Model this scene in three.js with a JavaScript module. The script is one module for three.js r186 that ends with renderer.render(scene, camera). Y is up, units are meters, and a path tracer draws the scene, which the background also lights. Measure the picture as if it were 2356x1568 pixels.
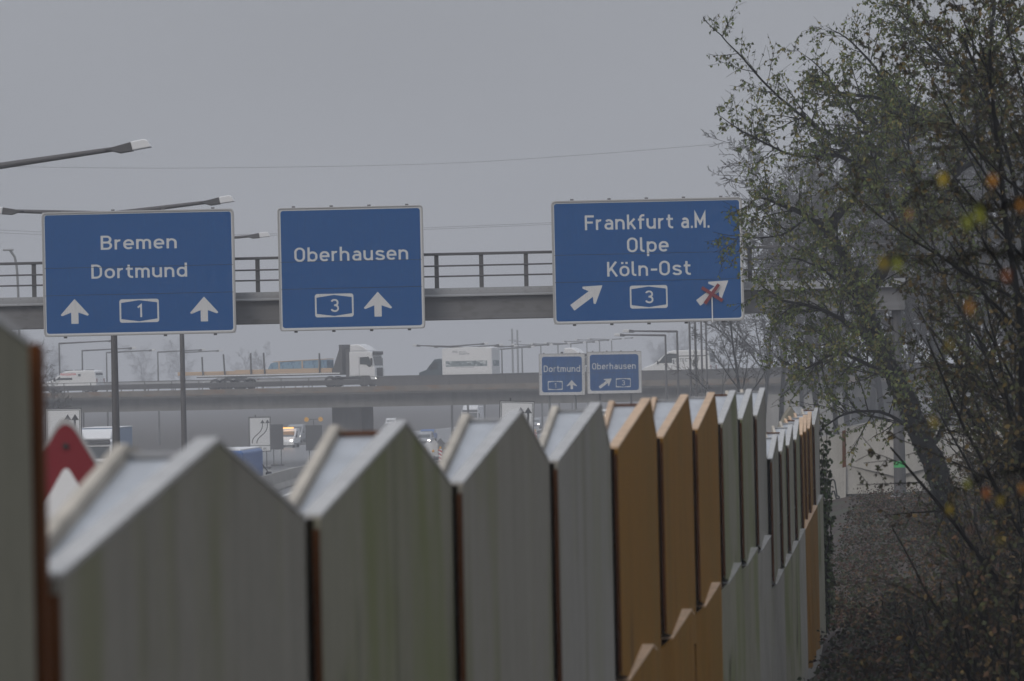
import * as THREE from 'three';
import { mergeGeometries } from 'three/addons/utils/BufferGeometryUtils.js';
import { RoundedBoxGeometry } from 'three/addons/geometries/RoundedBoxGeometry.js';

// ---------------------------------------------------------------- camera, sky, sun, exposure
// positions are read from the photograph at 2356 x 1568; EYE is 4 m above the ground on the right of the barrier
const F = 10500, EYE = 4, ROLL = 0.0218;
const scene = new THREE.Scene();
const camera = new THREE.PerspectiveCamera(2 * Math.atan(784 / F) * 180 / Math.PI, 1024 / 681, 0.5, 6000);
camera.position.set(0, EYE, 0);
camera.rotation.order = 'YXZ';
camera.rotation.set(76 / F, 0, -ROLL);
camera.updateMatrixWorld(true);
camera.focus = 150;
camera.userData.fStop = 6.5;
const renderer = new THREE.WebGLRenderer({ antialias: true });
renderer.toneMapping = THREE.LinearToneMapping;
renderer.toneMappingExposure = 0.86;
renderer.shadowMap.enabled = true;

const skyTex = (() => {                                   // overcast: the zenith about three times as bright as the horizon, a thin paler fog band on it
  const w = 512, h = 256, d = new Float32Array(w * h * 4);
  for (let j = 0; j < h; j++) {
    const el = ((j + 0.5) / h - 0.5) * Math.PI, s = Math.sin(el);
    for (let i = 0; i < w; i++) {
      const az = i / w * Math.PI * 2;
      const cl = (1 + 0.035 * (Math.sin(az * 41 + s * 60) + Math.sin(az * 23 - s * 90 + 1)) * 0.5) * (1 + 0.05 * Math.max(0, s) * (Math.sin(az * 3 + s * 9) + Math.sin(az * 5 - s * 14 + 2)) * 0.7);
      const L = s > 0 ? (0.37 * (1 + 2.2 * Math.max(0, s - 0.08)) + 0.10 * Math.exp(-el / 0.055)) * cl : 0.47;
      const o = (j * w + i) * 4;
      d[o] = L * 0.96; d[o + 1] = L * 1.0; d[o + 2] = L * 1.09; d[o + 3] = 1;
    }
  }
  const t = new THREE.DataTexture(d, w, h, THREE.RGBAFormat, THREE.FloatType);
  t.mapping = THREE.EquirectangularReflectionMapping; t.magFilter = t.minFilter = THREE.LinearFilter; t.needsUpdate = true;
  return t;
})();
scene.background = skyTex; scene.environment = skyTex;
const sun = new THREE.DirectionalLight(0xfff4e6, 1.15);   // the sun behind thick cloud, high, behind and left of the camera
sun.position.set(-110, 110, 120); sun.target.position.set(0, 0, -60);
sun.castShadow = true; sun.shadow.radius = 60; sun.shadow.mapSize.set(2048, 2048);
Object.assign(sun.shadow.camera, { left: -160, right: 160, top: 160, bottom: -160, near: 1, far: 900 });
scene.add(sun, sun.target);
scene.fog = new THREE.FogExp2(0xdfe2e9, 0.00098);

// ---------------------------------------------------------------- helpers
const V3 = (x, y, z) => new THREE.Vector3(x, y, z);
let seed = 7;
const rnd = () => { seed = (seed + 0x6D2B79F5) | 0; let t = Math.imul(seed ^ (seed >>> 15), 1 | seed); t = (t + Math.imul(t ^ (t >>> 7), 61 | t)) ^ t; return ((t ^ (t >>> 14)) >>> 0) / 4294967296; };
const rr = (a, b) => a + (b - a) * rnd();
const lerp = (a, b, t) => a + (b - a) * t, clamp = (x, a, b) => Math.min(b, Math.max(a, x));
const sst = (a, b, x) => { const t = clamp((x - a) / (b - a), 0, 1); return t * t * (3 - 2 * t); };
const hy = (px) => 860 - ROLL * (px - 1178);              // the horizon in the photograph
function at(px, py, z) {                                  // a pixel at a depth of z metres
  const v = V3((px - 1178) / F, -(py - 784) / F, -1).applyQuaternion(camera.quaternion);
  return v.multiplyScalar(-z / v.z).add(camera.position);
}
const used = {};
const numbered = (n) => { const k = used[n] = (used[n] ?? -1) + 1; return k ? n + '_' + String(k).padStart(3, '0') : n; };
function tag(o, label, category, group, kind) {
  Object.assign(o.userData, { label, category }); if (group) o.userData.group = group; if (kind) o.userData.kind = kind; return o;
}
function thing(name, label, category, pos = [0, 0, 0], turn = 0, group) {
  const g = new THREE.Group(); g.name = numbered(name); scene.add(g);
  Array.isArray(pos) ? g.position.set(...pos) : g.position.copy(pos); g.rotation.y = turn;
  return tag(g, label, category, group);
}
function part(name, geo, mat, parent) {
  const m = new THREE.Mesh(geo, mat); m.name = parent === scene ? numbered(name) : name; m.castShadow = m.receiveShadow = true; parent.add(m); return m;
}
function struct(name, geo, mat) { const m = part(name, geo, mat, scene); m.userData.kind = 'structure'; return m; }
function copy(root, pos, turn, label, group) {
  const r = root.clone(); r.name = numbered(root.name.replace(/_\d{3}$/, '')); r.userData = { ...root.userData };
  if (pos) r.position.copy(pos); if (turn !== undefined) r.rotation.y = turn; if (label) r.userData.label = label; if (group) r.userData.group = group;
  scene.add(r); return r;
}
const flat = (g) => { const n = g.index ? g.toNonIndexed() : g; for (const k of Object.keys(n.attributes)) if (!['position', 'normal', 'uv'].includes(k)) n.deleteAttribute(k); return n; };
const mg = (list) => mergeGeometries(list.map(flat));
const bx = (w, h, d, x = 0, y = 0, z = 0) => new THREE.BoxGeometry(w, h, d).translate(x, y, z);
const rbx = (w, h, d, x = 0, y = 0, z = 0, r = 0.03, s = 2) => new RoundedBoxGeometry(w, h, d, s, r).translate(x, y, z);
function rod(a, b, r0, r1 = r0, n = 8) {
  const d = b.clone().sub(a), g = new THREE.CylinderGeometry(r1, r0, d.length(), n);
  g.applyQuaternion(new THREE.Quaternion().setFromUnitVectors(V3(0, 1, 0), d.clone().normalize()));
  return g.translate((a.x + b.x) / 2, (a.y + b.y) / 2, (a.z + b.z) / 2);
}
function slab(ring, back, fan = 0, uvo = [0, 0], uvf) {   // ring of front points (anticlockwise from the front) and the vector to the back face; the front is a fan from ring[fan]
  const n = ring.length, P = [], U = [];
  const rb = ring.map((p) => p.clone().add(back));
  const uv = uvf || ((p) => [Math.hypot(p.x, p.z) + uvo[0], p.y + uvo[1]]);
  const tri = (a, b, c) => { for (const p of [a, b, c]) { P.push(p.x, p.y, p.z); U.push(...uv(p)); } };
  for (let k = 1; k < n - 1; k++) {
    const i = (fan + k) % n, j = (fan + k + 1) % n;
    tri(ring[fan], ring[i], ring[j]); tri(rb[fan], rb[j], rb[i]);
  }
  for (let i = 0; i < n; i++) { const j = (i + 1) % n; tri(ring[i], rb[i], rb[j]); tri(ring[i], rb[j], ring[j]); }
  const g = new THREE.BufferGeometry();
  g.setAttribute('position', new THREE.Float32BufferAttribute(P, 3)); g.setAttribute('uv', new THREE.Float32BufferAttribute(U, 2));
  g.computeVertexNormals(); return g;
}
function prof(pts, width, bevel = 0.05) {                 // side profile (x forward, y up) given a width in z
  const s = new THREE.Shape(pts.map((p) => new THREE.Vector2(p[0], p[1])));
  return new THREE.ExtrudeGeometry(s, { depth: width - 2 * bevel, bevelEnabled: bevel > 0, bevelThickness: bevel, bevelSize: bevel, bevelOffset: -bevel, bevelSegments: 3, curveSegments: 6 }).translate(0, 0, -width / 2 + bevel);
}
function planarUV(g, x0, y0, w, h) {                      // uv from x and y
  const p = g.attributes.position, u = new Float32Array(p.count * 2);
  for (let i = 0; i < p.count; i++) { u[2 * i] = (p.getX(i) - x0) / w; u[2 * i + 1] = (p.getY(i) - y0) / h; }
  g.setAttribute('uv', new THREE.BufferAttribute(u, 2)); return g;
}
// ---- tileable noise and textures
const hash = (x, y, s) => { let h = Math.imul(x, 374761393) ^ Math.imul(y, 668265263) ^ Math.imul(s, 1274126177); h = Math.imul(h ^ (h >>> 13), 1274126177); return ((h ^ (h >>> 16)) >>> 0) / 4294967296; };
function vn(x, y, px, py, s) {
  const xi = Math.floor(x), yi = Math.floor(y), fx = x - xi, fy = y - yi, u = fx * fx * (3 - 2 * fx), v = fy * fy * (3 - 2 * fy);
  const m = (a, n) => ((a % n) + n) % n, h = (a, b) => hash(m(a, px), m(b, py), s);
  return lerp(lerp(h(xi, yi), h(xi + 1, yi), u), lerp(h(xi, yi + 1), h(xi + 1, yi + 1), u), v);
}
function fb(u, v, fx, fy, s, oct = 4) { let a = 0, w = 0.5, t = 0; for (let o = 0; o < oct; o++) { a += w * vn(u * fx, v * fy, fx, fy, s + o); t += w; w *= 0.55; fx *= 2; fy *= 2; } return a / t; }
const toS = (c) => 255 * (c <= 0.0031308 ? 12.92 * c : 1.055 * Math.pow(c, 1 / 2.4) - 0.055);
function tex(w, h, fn, rx = 1, ry = 1, srgb = true) {     // fn(u, v) gives a linear colour (or a grey value)
  const d = new Uint8Array(w * h * 4);
  for (let j = 0; j < h; j++) for (let i = 0; i < w; i++) {
    const c = fn((i + 0.5) / w, (j + 0.5) / h), o = (j * w + i) * 4;
    for (let k = 0; k < 3; k++) { const x = clamp(Array.isArray(c) ? c[k] : c, 0, 1); d[o + k] = srgb ? toS(x) : 255 * x; }
    d[o + 3] = 255;
  }
  const t = new THREE.DataTexture(d, w, h); t.wrapS = t.wrapT = THREE.RepeatWrapping; t.magFilter = THREE.LinearFilter; t.minFilter = THREE.LinearMipmapLinearFilter; t.generateMipmaps = true;
  t.repeat.set(rx, ry); if (srgb) t.colorSpace = THREE.SRGBColorSpace; t.needsUpdate = true; return t;
}
const mix3 = (a, b, t) => a.map((x, k) => lerp(x, b[k], t)), mul3 = (a, m) => a.map((x) => x * m);
const std = (c, roughness = 0.7, metalness = 0, extra = {}) => new THREE.MeshStandardMaterial({ color: Array.isArray(c) ? new THREE.Color().setRGB(...c) : c, roughness, metalness, ...extra });
const mapped = (map, roughness = 0.8, extra = {}) => new THREE.MeshStandardMaterial({ map, roughness, ...extra });

const dull = (map, roughness) => new THREE.MeshPhysicalMaterial({ map, roughness, specularIntensity: 0.12 });
const panelTex = (base, algae, stain, s, amount, run_ = 0.7) => tex(512, 512, (u, v) => {
  const st = fb(u, v, 40, 3, s, 4), st2 = fb(u, v, 14, 2, s + 20, 3), gr = fb(u, v, 6, 4, s + 40, 4), fine = fb(u, v, 128, 64, s + 60, 2), run = fb(u, v, 26, 1, s + 80, 3);
  let c = mul3(base, 0.8 + 0.2 * st + 0.14 * fine + 0.06 * st2);
  c = mix3(c, algae, amount * sst(0.46, 0.72, gr * 0.6 + st2 * 0.45));
  return mix3(c, stain, run_ * sst(0.62, 0.78, run) * sst(0.4, 0.6, gr));
}, 0.25, 0.25);
const M = {
  panelGrey: dull(panelTex([0.235, 0.224, 0.192], [0.17, 0.175, 0.085], [0.14, 0.13, 0.1], 11, 0.55, 0.4), 0.75),
  panelPale: dull(panelTex([0.255, 0.246, 0.222], [0.2, 0.205, 0.13], [0.15, 0.14, 0.115], 23, 0.35, 0.5), 0.75),
  panelGreen: dull(panelTex([0.22, 0.212, 0.165], [0.145, 0.165, 0.06], [0.06, 0.06, 0.042], 37, 0.65, 0.85), 0.78),
  panelBrown: dull(panelTex([0.215, 0.108, 0.018], [0.155, 0.1, 0.024], [0.1, 0.048, 0.014], 51, 0.4), 0.7),
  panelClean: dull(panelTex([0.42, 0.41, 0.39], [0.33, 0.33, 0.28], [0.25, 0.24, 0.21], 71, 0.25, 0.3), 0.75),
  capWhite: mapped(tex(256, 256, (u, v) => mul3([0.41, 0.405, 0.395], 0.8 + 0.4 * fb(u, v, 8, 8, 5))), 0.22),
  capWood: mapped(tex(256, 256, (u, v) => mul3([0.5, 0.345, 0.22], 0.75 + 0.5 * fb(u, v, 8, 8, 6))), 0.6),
  roof: mapped(tex(256, 256, (u, v) => mul3([0.4, 0.43, 0.47], 0.7 + 0.5 * fb(u, v, 6, 6, 9, 5)), 0.5, 0.5), 0.3),
  innerBoard: mapped(tex(256, 256, (u, v) => mul3([0.46, 0.42, 0.36], 0.65 + 0.6 * fb(u, v, 4, 16, 12))), 0.8),
  edgeWood: dull(tex(256, 256, (u, v) => mul3([0.11, 0.042, 0.016], 0.6 + 0.8 * fb(u, v, 16, 4, 14))), 0.8),
  slitShade: std([0.05, 0.04, 0.035], 0.9),  // near-black shade of the slits between panels, put into a colour
  concrete: mapped(tex(512, 512, (u, v) => mul3([0.3, 0.29, 0.27], 0.6 + 0.5 * fb(u, v, 8, 8, 15, 5) + 0.25 * fb(u, v, 40, 3, 16)), 0.2, 0.2), 0.85),
  concreteDark: mapped(tex(512, 512, (u, v) => mul3([0.25, 0.248, 0.24], 0.6 + 0.6 * fb(u, v, 10, 6, 17, 5) + 0.25 * fb(u, v, 60, 2, 18)), 0.1, 0.1), 0.85),
  fascia: mapped(tex(512, 256, (u, v) => mix3(mul3([0.17, 0.15, 0.13], 0.6 + 0.7 * fb(u, v, 30, 3, 19)), [0.19, 0.11, 0.055], 0.7 * sst(0.5, 0.68, fb(u, v, 12, 3, 21)))), 0.85),
  asphalt: mapped(tex(512, 512, (u, v) => mul3([0.055, 0.056, 0.058], 0.65 + 0.4 * fb(u, v, 6, 6, 24, 4) + 0.35 * fb(u, v, 90, 90, 25, 2)), 0.125, 0.125), 0.28),
  paint: std([0.62, 0.62, 0.6], 0.45),
  soil: mapped(tex(512, 512, (u, v) => mix3(mul3([0.026, 0.016, 0.011], 0.1 + 1.5 * Math.pow(fb(u, v, 30, 30, 26, 5), 1.6) * 2), [0.026, 0.032, 0.013], sst(0.5, 0.66, fb(u, v, 5, 5, 27)))), 0.95),
  steel: mapped(tex(256, 256, (u, v) => mul3([0.33, 0.34, 0.36], 0.72 + 0.5 * fb(u, v, 5, 9, 28)), 0.3, 0.3), 0.5, { metalness: 0.25 }),
  gantry: mapped(tex(512, 512, (u, v) => mix3(mul3([0.17, 0.172, 0.182], 0.75 + 0.4 * fb(u, v, 7, 7, 29, 5)), [0.09, 0.087, 0.085], 0.55 * sst(0.58, 0.75, fb(u, v, 50, 2, 30)))), 0.55),
  gantryDark: mapped(tex(256, 256, (u, v) => mul3([0.08, 0.081, 0.087], 0.75 + 0.45 * fb(u, v, 8, 8, 31))), 0.55),
  mast: std([0.085, 0.083, 0.088], 0.6), mastPale: std([0.2, 0.21, 0.22], 0.6),
  cover: std([0.7, 0.71, 0.73], 0.35), lampBody: std([0.07, 0.07, 0.075], 0.5),
  frame: std([0.36, 0.36, 0.365], 0.5, 0.1), bracket: std([0.14, 0.14, 0.15], 0.5, 0.3), back: std([0.2, 0.2, 0.21], 0.6),
  red: std([0.17, 0.006, 0.015], 0.5), white: std([0.74, 0.75, 0.77], 0.4), black: std([0.02, 0.02, 0.022], 0.6), tyre: std([0.025, 0.025, 0.027], 0.85),
  vanWhite: std([0.72, 0.73, 0.74], 0.3, 0, { }), truckWhite: std([0.7, 0.71, 0.73], 0.32), glass: std([0.04, 0.05, 0.055], 0.08), darkGrey: std([0.06, 0.062, 0.067], 0.6),
  blueVan: std([0.012, 0.1, 0.34], 0.35), tarp: mapped(tex(256, 128, (u, v) => mix3([0.16, 0.3, 0.42], [0.06, 0.14, 0.27], sst(0.5, 0.6, fb(u, v, 7, 5, 33)))), 0.5),
  timber: mapped(tex(256, 128, (u, v) => mul3([0.55, 0.4, 0.27], 0.7 + 0.5 * fb(u, v, 3, 24, 34))), 0.7),
  darkBlueCab: std([0.03, 0.06, 0.08], 0.4), amber: std([0.75, 0.4, 0.05], 0.4),
  head: new THREE.MeshStandardMaterial({ color: 0xffffff, emissive: new THREE.Color(1, 0.95, 0.85), emissiveIntensity: 5 }),
  amberGlow: new THREE.MeshStandardMaterial({ color: 0xff9930, emissive: new THREE.Color(1, 0.5, 0.12), emissiveIntensity: 3 }),
  tail: new THREE.MeshStandardMaterial({ color: 0xaa1010, emissive: new THREE.Color(1, 0.05, 0.05), emissiveIntensity: 1 }),
  bark: mapped(tex(256, 256, (u, v) => mul3([0.032, 0.029, 0.022], 0.5 + 1.0 * fb(u, v, 10, 5, 35, 4))), 0.9),
  barkHazed: std([0.2, 0.18, 0.17], 0.95), barkDark: std([0.03, 0.024, 0.02], 0.9),  // bark of the far bare trees is lightened: haze put into the colour
  leaf: new THREE.MeshPhysicalMaterial({ vertexColors: true, roughness: 0.7, specularIntensity: 0.4, side: THREE.DoubleSide }),
};
// ---------------------------------------------------------------- ground and motorway
const curve = (keys) => (z) => { let i = 0; while (i < keys.length - 2 && z > keys[i + 1][0]) i++; const [a, b] = keys[i], [c, d] = keys[i + 1]; return lerp(b, d, sst(0, 1, clamp((z - a) / (c - a), 0, 1)) * 0.5 + 0.5 * clamp((z - a) / (c - a), 0, 1)); };
const medX = curve([[-30, -26], [0, -22], [60, -17], [113, -14], [150, -13.4], [202, -14.2], [330, -13.6], [478, -7], [600, 2.5], [750, 16], [1000, 46], [1300, 90]]);
const roadY = curve([[-30, -0.3], [60, -0.5], [136, -1], [240, -2], [400, -3.5], [500, -3.8], [800, -4.2], [1300, -4.2]]);
const wallX = (z) => 0.0926 * z - 1.762;
function groundY(x, z) {
  const r = roadY(z) - 0.2, right = medX(z) + 20, left = medX(z) - 24;
  let y = r;
  if (x > right) y = lerp(r, z < 160 ? 0 : lerp(0, r + 1.2, sst(160, 330, z)), sst(0, 4, x - right));
  if (z < 75 && x > wallX(z)) y = lerp(r, 0, sst(-0.2, 0.1, x - wallX(z)));
  if (x < left) y = r + lerp(5, 1.2, sst(270, 390, z)) * sst(0, 22, left - x);
  if (x > wallX(z) + 0.3 && z < 200) y += 0.28 * (fb(x / 40 + 5, z / 90 + 3, 37, 41, 3, 3) - 0.5) + (1.5 + 0.4 * sst(60, 30, z)) * sst(wallX(z) + 3.5, wallX(z) + 11, x) * sst(150, 80, z);
  return y;
}
{
  const zs = [], xs = [];
  for (let z = -25; z < 170; z += 2.5) zs.push(z); for (let z = 170; z <= 1400; z += 15) zs.push(z);
  for (let x = -420; x < -60; x += 20) xs.push(x); for (let x = -60; x < 40; x += 0.8) xs.push(x); for (let x = 40; x <= 460; x += 20) xs.push(x);
  const p = [], uv = [], idx = [];
  for (const z of zs) for (const x of xs) { p.push(x, groundY(x, z), -z); uv.push(x / 6, z / 6); }
  for (let j = 0; j < zs.length - 1; j++) for (let i = 0; i < xs.length - 1; i++) { const a = j * xs.length + i, b = a + 1, c = a + xs.length, d = c + 1; idx.push(a, b, c, b, d, c); }
  const g = new THREE.BufferGeometry(); g.setAttribute('position', new THREE.Float32BufferAttribute(p, 3)); g.setAttribute('uv', new THREE.Float32BufferAttribute(uv, 2)); g.setIndex(idx); g.computeVertexNormals();
  struct('ground', g, M.soil);
}
function ribbon(o0, o1, dy, z0 = -20, z1 = 1300, step = 5) {      // a strip along the motorway between two offsets from its median
  const p = [], uv = [], idx = []; let n = 0;
  for (let z = z0; z <= z1 + 0.01; z += step) {
    for (const o of [o0, o1]) { const x = medX(z) + o; p.push(x, roadY(z) + dy, -z); uv.push(x, z); }
    if (n) { const a = 2 * n - 2; idx.push(a, a + 1, a + 2, a + 1, a + 3, a + 2); } n++;
  }
  const g = new THREE.BufferGeometry(); g.setAttribute('position', new THREE.Float32BufferAttribute(p, 3)); g.setAttribute('uv', new THREE.Float32BufferAttribute(uv, 2)); g.setIndex(idx); g.computeVertexNormals(); return g;
}
struct('motorway', mg([ribbon(1.2, 19.4, 0), ribbon(-22, -1.2, 0)]), M.asphalt);
{
  const L = [];
  for (const o of [2.2, 18.6, -2.2, -21]) L.push(ribbon(o, o + 0.3, 0.006, 100, 1000));
  for (const o of [6.2, 10.1, 14, -6.4, -10.3]) for (let z = 100; z < 700; z += 18) L.push(ribbon(o, o + 0.2, 0.006, z, z + 6, 6));
  struct('road_markings', mg(L), M.paint);
}
{ // concrete barrier pieces standing along the median
  const t = thing('concrete_barrier', 'pale grey concrete safety barrier running along the middle of the motorway', 'barrier');
  const s = new THREE.Shape([[-0.3, 0], [0.3, 0], [0.3, 0.08], [0.14, 0.35], [0.1, 0.95], [-0.1, 0.95], [-0.14, 0.35], [-0.3, 0.08]].map((q) => new THREE.Vector2(...q)));
  for (let z = 205; z < 560; z += 6) {
    const a = V3(medX(z) + 1, roadY(z), -z), b = V3(medX(z + 5.96) + 1, roadY(z + 5.96), -z - 5.96), d = b.clone().sub(a);
    const g = new THREE.ExtrudeGeometry(s, { depth: d.length(), bevelEnabled: false });
    const m = part('barrier_piece', g, M.concrete, t); m.position.copy(a); m.lookAt(b);
  }
}

// ---------------------------------------------------------------- lettering like that on the road signs (strokes on a grid, capital height 7)
const PI = Math.PI;
const stad = (x0, x1, y0, y1) => { const r = (x1 - x0) / 2, c = (x0 + x1) / 2; return [['a', c, y1 - r, r, 0, PI, 0], ['l', x0, y0 + r], ['a', c, y0 + r, r, PI, 2 * PI, 0], ['l', x1, y1 - r]]; };
const m_ = (x, y) => ['m', x, y], l_ = (x, y) => ['l', x, y], a_ = (x, y, r, s, e, cw) => ['a', x, y, r, s, e, cw], c_ = (...q) => ['c', ...q];
const oo = stad(0.5, 3.8, 0.5, 4.5), nArc = [m_(0.5, 2.95), a_(2.05, 2.95, 1.55, PI, 0, 1), l_(3.6, 0)];
const GL = {
  B: [4.9, m_(0.5, 0.5), l_(0.5, 6.5), l_(2.4, 6.5), a_(2.4, 5.05, 1.45, PI / 2, -PI / 2, 1), l_(0.5, 3.6), m_(2.4, 3.6), a_(2.5, 2.05, 1.55, PI / 2, -PI / 2, 1), l_(0, 0.5)],
  D: [4.9, m_(0.5, 0), l_(0.5, 6.5), l_(2, 6.5), a_(2, 4.5, 2, PI / 2, 0, 1), l_(4, 2.5), a_(2, 2.5, 2, 0, -PI / 2, 1), l_(0.5, 0.5)],
  O: [5, ...stad(0.5, 4.1, 0.5, 6.5)], F: [4.2, m_(0.5, 0), l_(0.5, 6.5), l_(4, 6.5), m_(0.5, 3.6), l_(3.5, 3.6)],
  K: [4.7, m_(0.5, 0), l_(0.5, 7), m_(0.6, 2.4), l_(3.9, 7), m_(1.8, 3.8), l_(4.2, 0)], M: [5.8, m_(0.5, 0), l_(0.5, 6.4), l_(2.75, 2.2), l_(5, 6.4), l_(5, 0)],
  r: [2.9, m_(0.5, 0), l_(0.5, 5), m_(0.5, 3), a_(2, 3, 1.5, PI, 0.42 * PI, 1)],
  e: [4.5, m_(0.5, 2.5), l_(3.75, 2.5), l_(3.75, 2.9), a_(2.12, 2.88, 1.63, 0, PI, 0), l_(0.5, 2.1), a_(2.1, 2.1, 1.6, PI, 1.78 * PI, 0)],
  m: [6.4, m_(0.5, 0), l_(0.5, 5), m_(0.5, 3.2), a_(1.75, 3.25, 1.25, PI, 0, 1), l_(3, 0), m_(3, 3.2), a_(4.25, 3.25, 1.25, PI, 0, 1), l_(5.5, 0)],
  n: [4.5, m_(0.5, 0), l_(0.5, 5), ...nArc], h: [4.5, m_(0.5, 0), l_(0.5, 7), ...nArc], u: [4.5, m_(0.5, 5), l_(0.5, 2.05), a_(2.05, 2.05, 1.55, PI, 2 * PI, 0), m_(3.6, 5), l_(3.6, 0)],
  o: [4.6, ...oo], d: [4.6, ...oo, m_(3.8, 0), l_(3.8, 7)], b: [4.6, ...oo, m_(0.5, 0), l_(0.5, 7)], p: [4.6, ...oo, m_(0.5, -2), l_(0.5, 5)],
  'ö': [4.6, ...oo, m_(0.75, 6.3), l_(1.75, 6.3), m_(2.6, 6.3), l_(3.6, 6.3)],
  t: [3.4, m_(1.3, 6.6), l_(1.3, 1.8), a_(2.6, 1.8, 1.3, PI, 1.5 * PI, 0), l_(3.1, 0.5), m_(0.1, 4.5), l_(3, 4.5)],
  a: [4.4, m_(3.6, 0), l_(3.6, 3.1), a_(2.2, 3.1, 1.4, 0, 0.8 * PI, 0), m_(3.6, 2.8), l_(1.9, 2.8), a_(1.9, 1.65, 1.15, PI / 2, 1.5 * PI, 0), l_(2.3, 0.5), a_(2.3, 1.8, 1.3, -PI / 2, 0, 0)],
  s: [4.2, m_(3.5, 3.8), c_(3, 4.7, 0.6, 4.8, 0.6, 3.5), c_(0.6, 2.4, 3.6, 2.7, 3.6, 1.4), c_(3.5, 0.2, 1, 0.2, 0.4, 1.2)],
  k: [4.1, m_(0.5, 0), l_(0.5, 7), m_(0.5, 1.9), l_(3.3, 5), m_(1.6, 3), l_(3.6, 0)], f: [3.2, m_(1.2, 0), l_(1.2, 5.4), a_(2.3, 5.4, 1.1, PI, PI / 2, 1), l_(3, 6.5), m_(0.1, 4.5), l_(2.9, 4.5)],
  l: [2.3, m_(0.5, 7), l_(0.5, 1.6), a_(1.6, 1.6, 1.1, PI, 1.5 * PI, 0), l_(2, 0.5)], '-': [3.2, m_(0.2, 2.9), l_(3, 2.9)], '.': [1.5, m_(0.1, 0.5), l_(1.1, 0.5)], ' ': [2.4],
  1: [3.2, m_(0.3, 5.2), l_(2.1, 6.6), l_(2.1, 0)], 3: [4.5, m_(0.5, 5.6), c_(1, 6.9, 3.8, 6.9, 3.8, 5), c_(3.8, 3.9, 3, 3.6, 1.8, 3.6), m_(1.8, 3.6), c_(3.3, 3.6, 4, 3, 4, 2), c_(4, 0, 1, 0, 0.4, 1.5)],
  2: [4.4, m_(0.6, 5.3), c_(0.8, 7, 3.8, 7, 3.8, 5), c_(3.8, 3.5, 1.5, 2.3, 0.7, 0.5), l_(4, 0.5)], 0: [4.5, ...stad(0.5, 3.9, 0.5, 6.5)],
};
function word(ctx, text, x0, x1, base, cap, color = '#f2f3f4', weight = 1) {
  const k = cap / 7, chars = [...text], sum = chars.reduce((a, c) => a + GL[c][0], 0) - 0.4;
  const gap = 0.62, kx = chars.length > 1 ? (x1 - x0) / (sum + gap * (chars.length - 1)) : k;
  ctx.save(); ctx.translate(x0, base); ctx.scale(kx, -k); ctx.strokeStyle = color; ctx.lineWidth = weight; ctx.lineCap = 'butt'; ctx.lineJoin = 'miter';
  for (const c of chars) {
    ctx.beginPath();
    for (const [o, ...q] of GL[c].slice(1)) o === 'm' ? ctx.moveTo(...q) : o === 'l' ? ctx.lineTo(...q) : o === 'c' ? ctx.bezierCurveTo(...q) : ctx.arc(q[0], q[1], q[2], q[3], q[4], !!q[5]);
    ctx.stroke(); ctx.translate(GL[c][0] + gap, 0);
  }
  ctx.restore();
}
const poly = (ctx, pts, color) => { ctx.fillStyle = color; ctx.beginPath(); pts.forEach((p, i) => (i ? ctx.lineTo(...p) : ctx.moveTo(...p))); ctx.closePath(); ctx.fill(); ctx.lineJoin = 'round'; ctx.strokeStyle = color; ctx.lineWidth = 2; ctx.stroke(); };
const rrect = (ctx, x, y, w, h, r) => { ctx.beginPath(); ctx.moveTo(x + r, y); ctx.arcTo(x + w, y, x + w, y + h, r); ctx.arcTo(x + w, y + h, x, y + h, r); ctx.arcTo(x, y + h, x, y, r); ctx.arcTo(x, y, x + w, y, r); ctx.closePath(); };
function arrow(ctx, cx, top, H, ang, color, s = 1) {      // direction arrow, tip at the top before turning
  ctx.save(); ctx.translate(cx, top + H / 2); ctx.rotate(ang); ctx.scale(s, s);
  poly(ctx, [[0, -0.5], [0.57, 0.14], [0.53, 0.17], [0.135, 0.02], [0.135, 0.5], [-0.135, 0.5], [-0.135, 0.02], [-0.53, 0.17], [-0.57, 0.14]].map(([x, y]) => [x * H, y * H]), color); ctx.restore();
}
function slant(ctx, cx, cy, H, ang, color) {                 // long exit arrow
  ctx.save(); ctx.translate(cx, cy); ctx.rotate(ang);
  poly(ctx, [[0, -0.5], [0.285, -0.06], [0.255, -0.04], [0.085, -0.14], [0.085, 0.5], [-0.085, 0.5], [-0.085, -0.14], [-0.255, -0.04], [-0.285, -0.06]].map(([x, y]) => [x * H, y * H]), color); ctx.restore();
}
function shield(ctx, x, y, w, h, num, blue, white) {
  ctx.fillStyle = white; rrect(ctx, x, y, w, h, 6); ctx.fill();
  const cx = x + w / 2, cy = y + h / 2;
  poly(ctx, [[-0.445, -0.33], [0, -0.43], [0.445, -0.33], [0.445, 0.33], [0, 0.43], [-0.445, 0.33]].map(([a, b]) => [cx + a * w, cy + b * h]), blue);
  const gw = (num === '1' ? 2.2 : 3.9) * (h * 0.55 / 7); word(ctx, num, cx - gw / 2, cx + gw / 2, cy + h * 0.275, h * 0.55, white);
}
function canvasTex(w, h, k, draw) {
  const c = document.createElement('canvas'); c.width = Math.round(w * k); c.height = Math.round(h * k);
  const x = c.getContext('2d'); x.scale(k, k); draw(x, w, h);
  const t = new THREE.CanvasTexture(c); t.colorSpace = THREE.SRGBColorSpace; t.anisotropy = 8; return t;
}
const BLUE = '#004b88', WHITE = '#c6c7c9';
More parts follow.
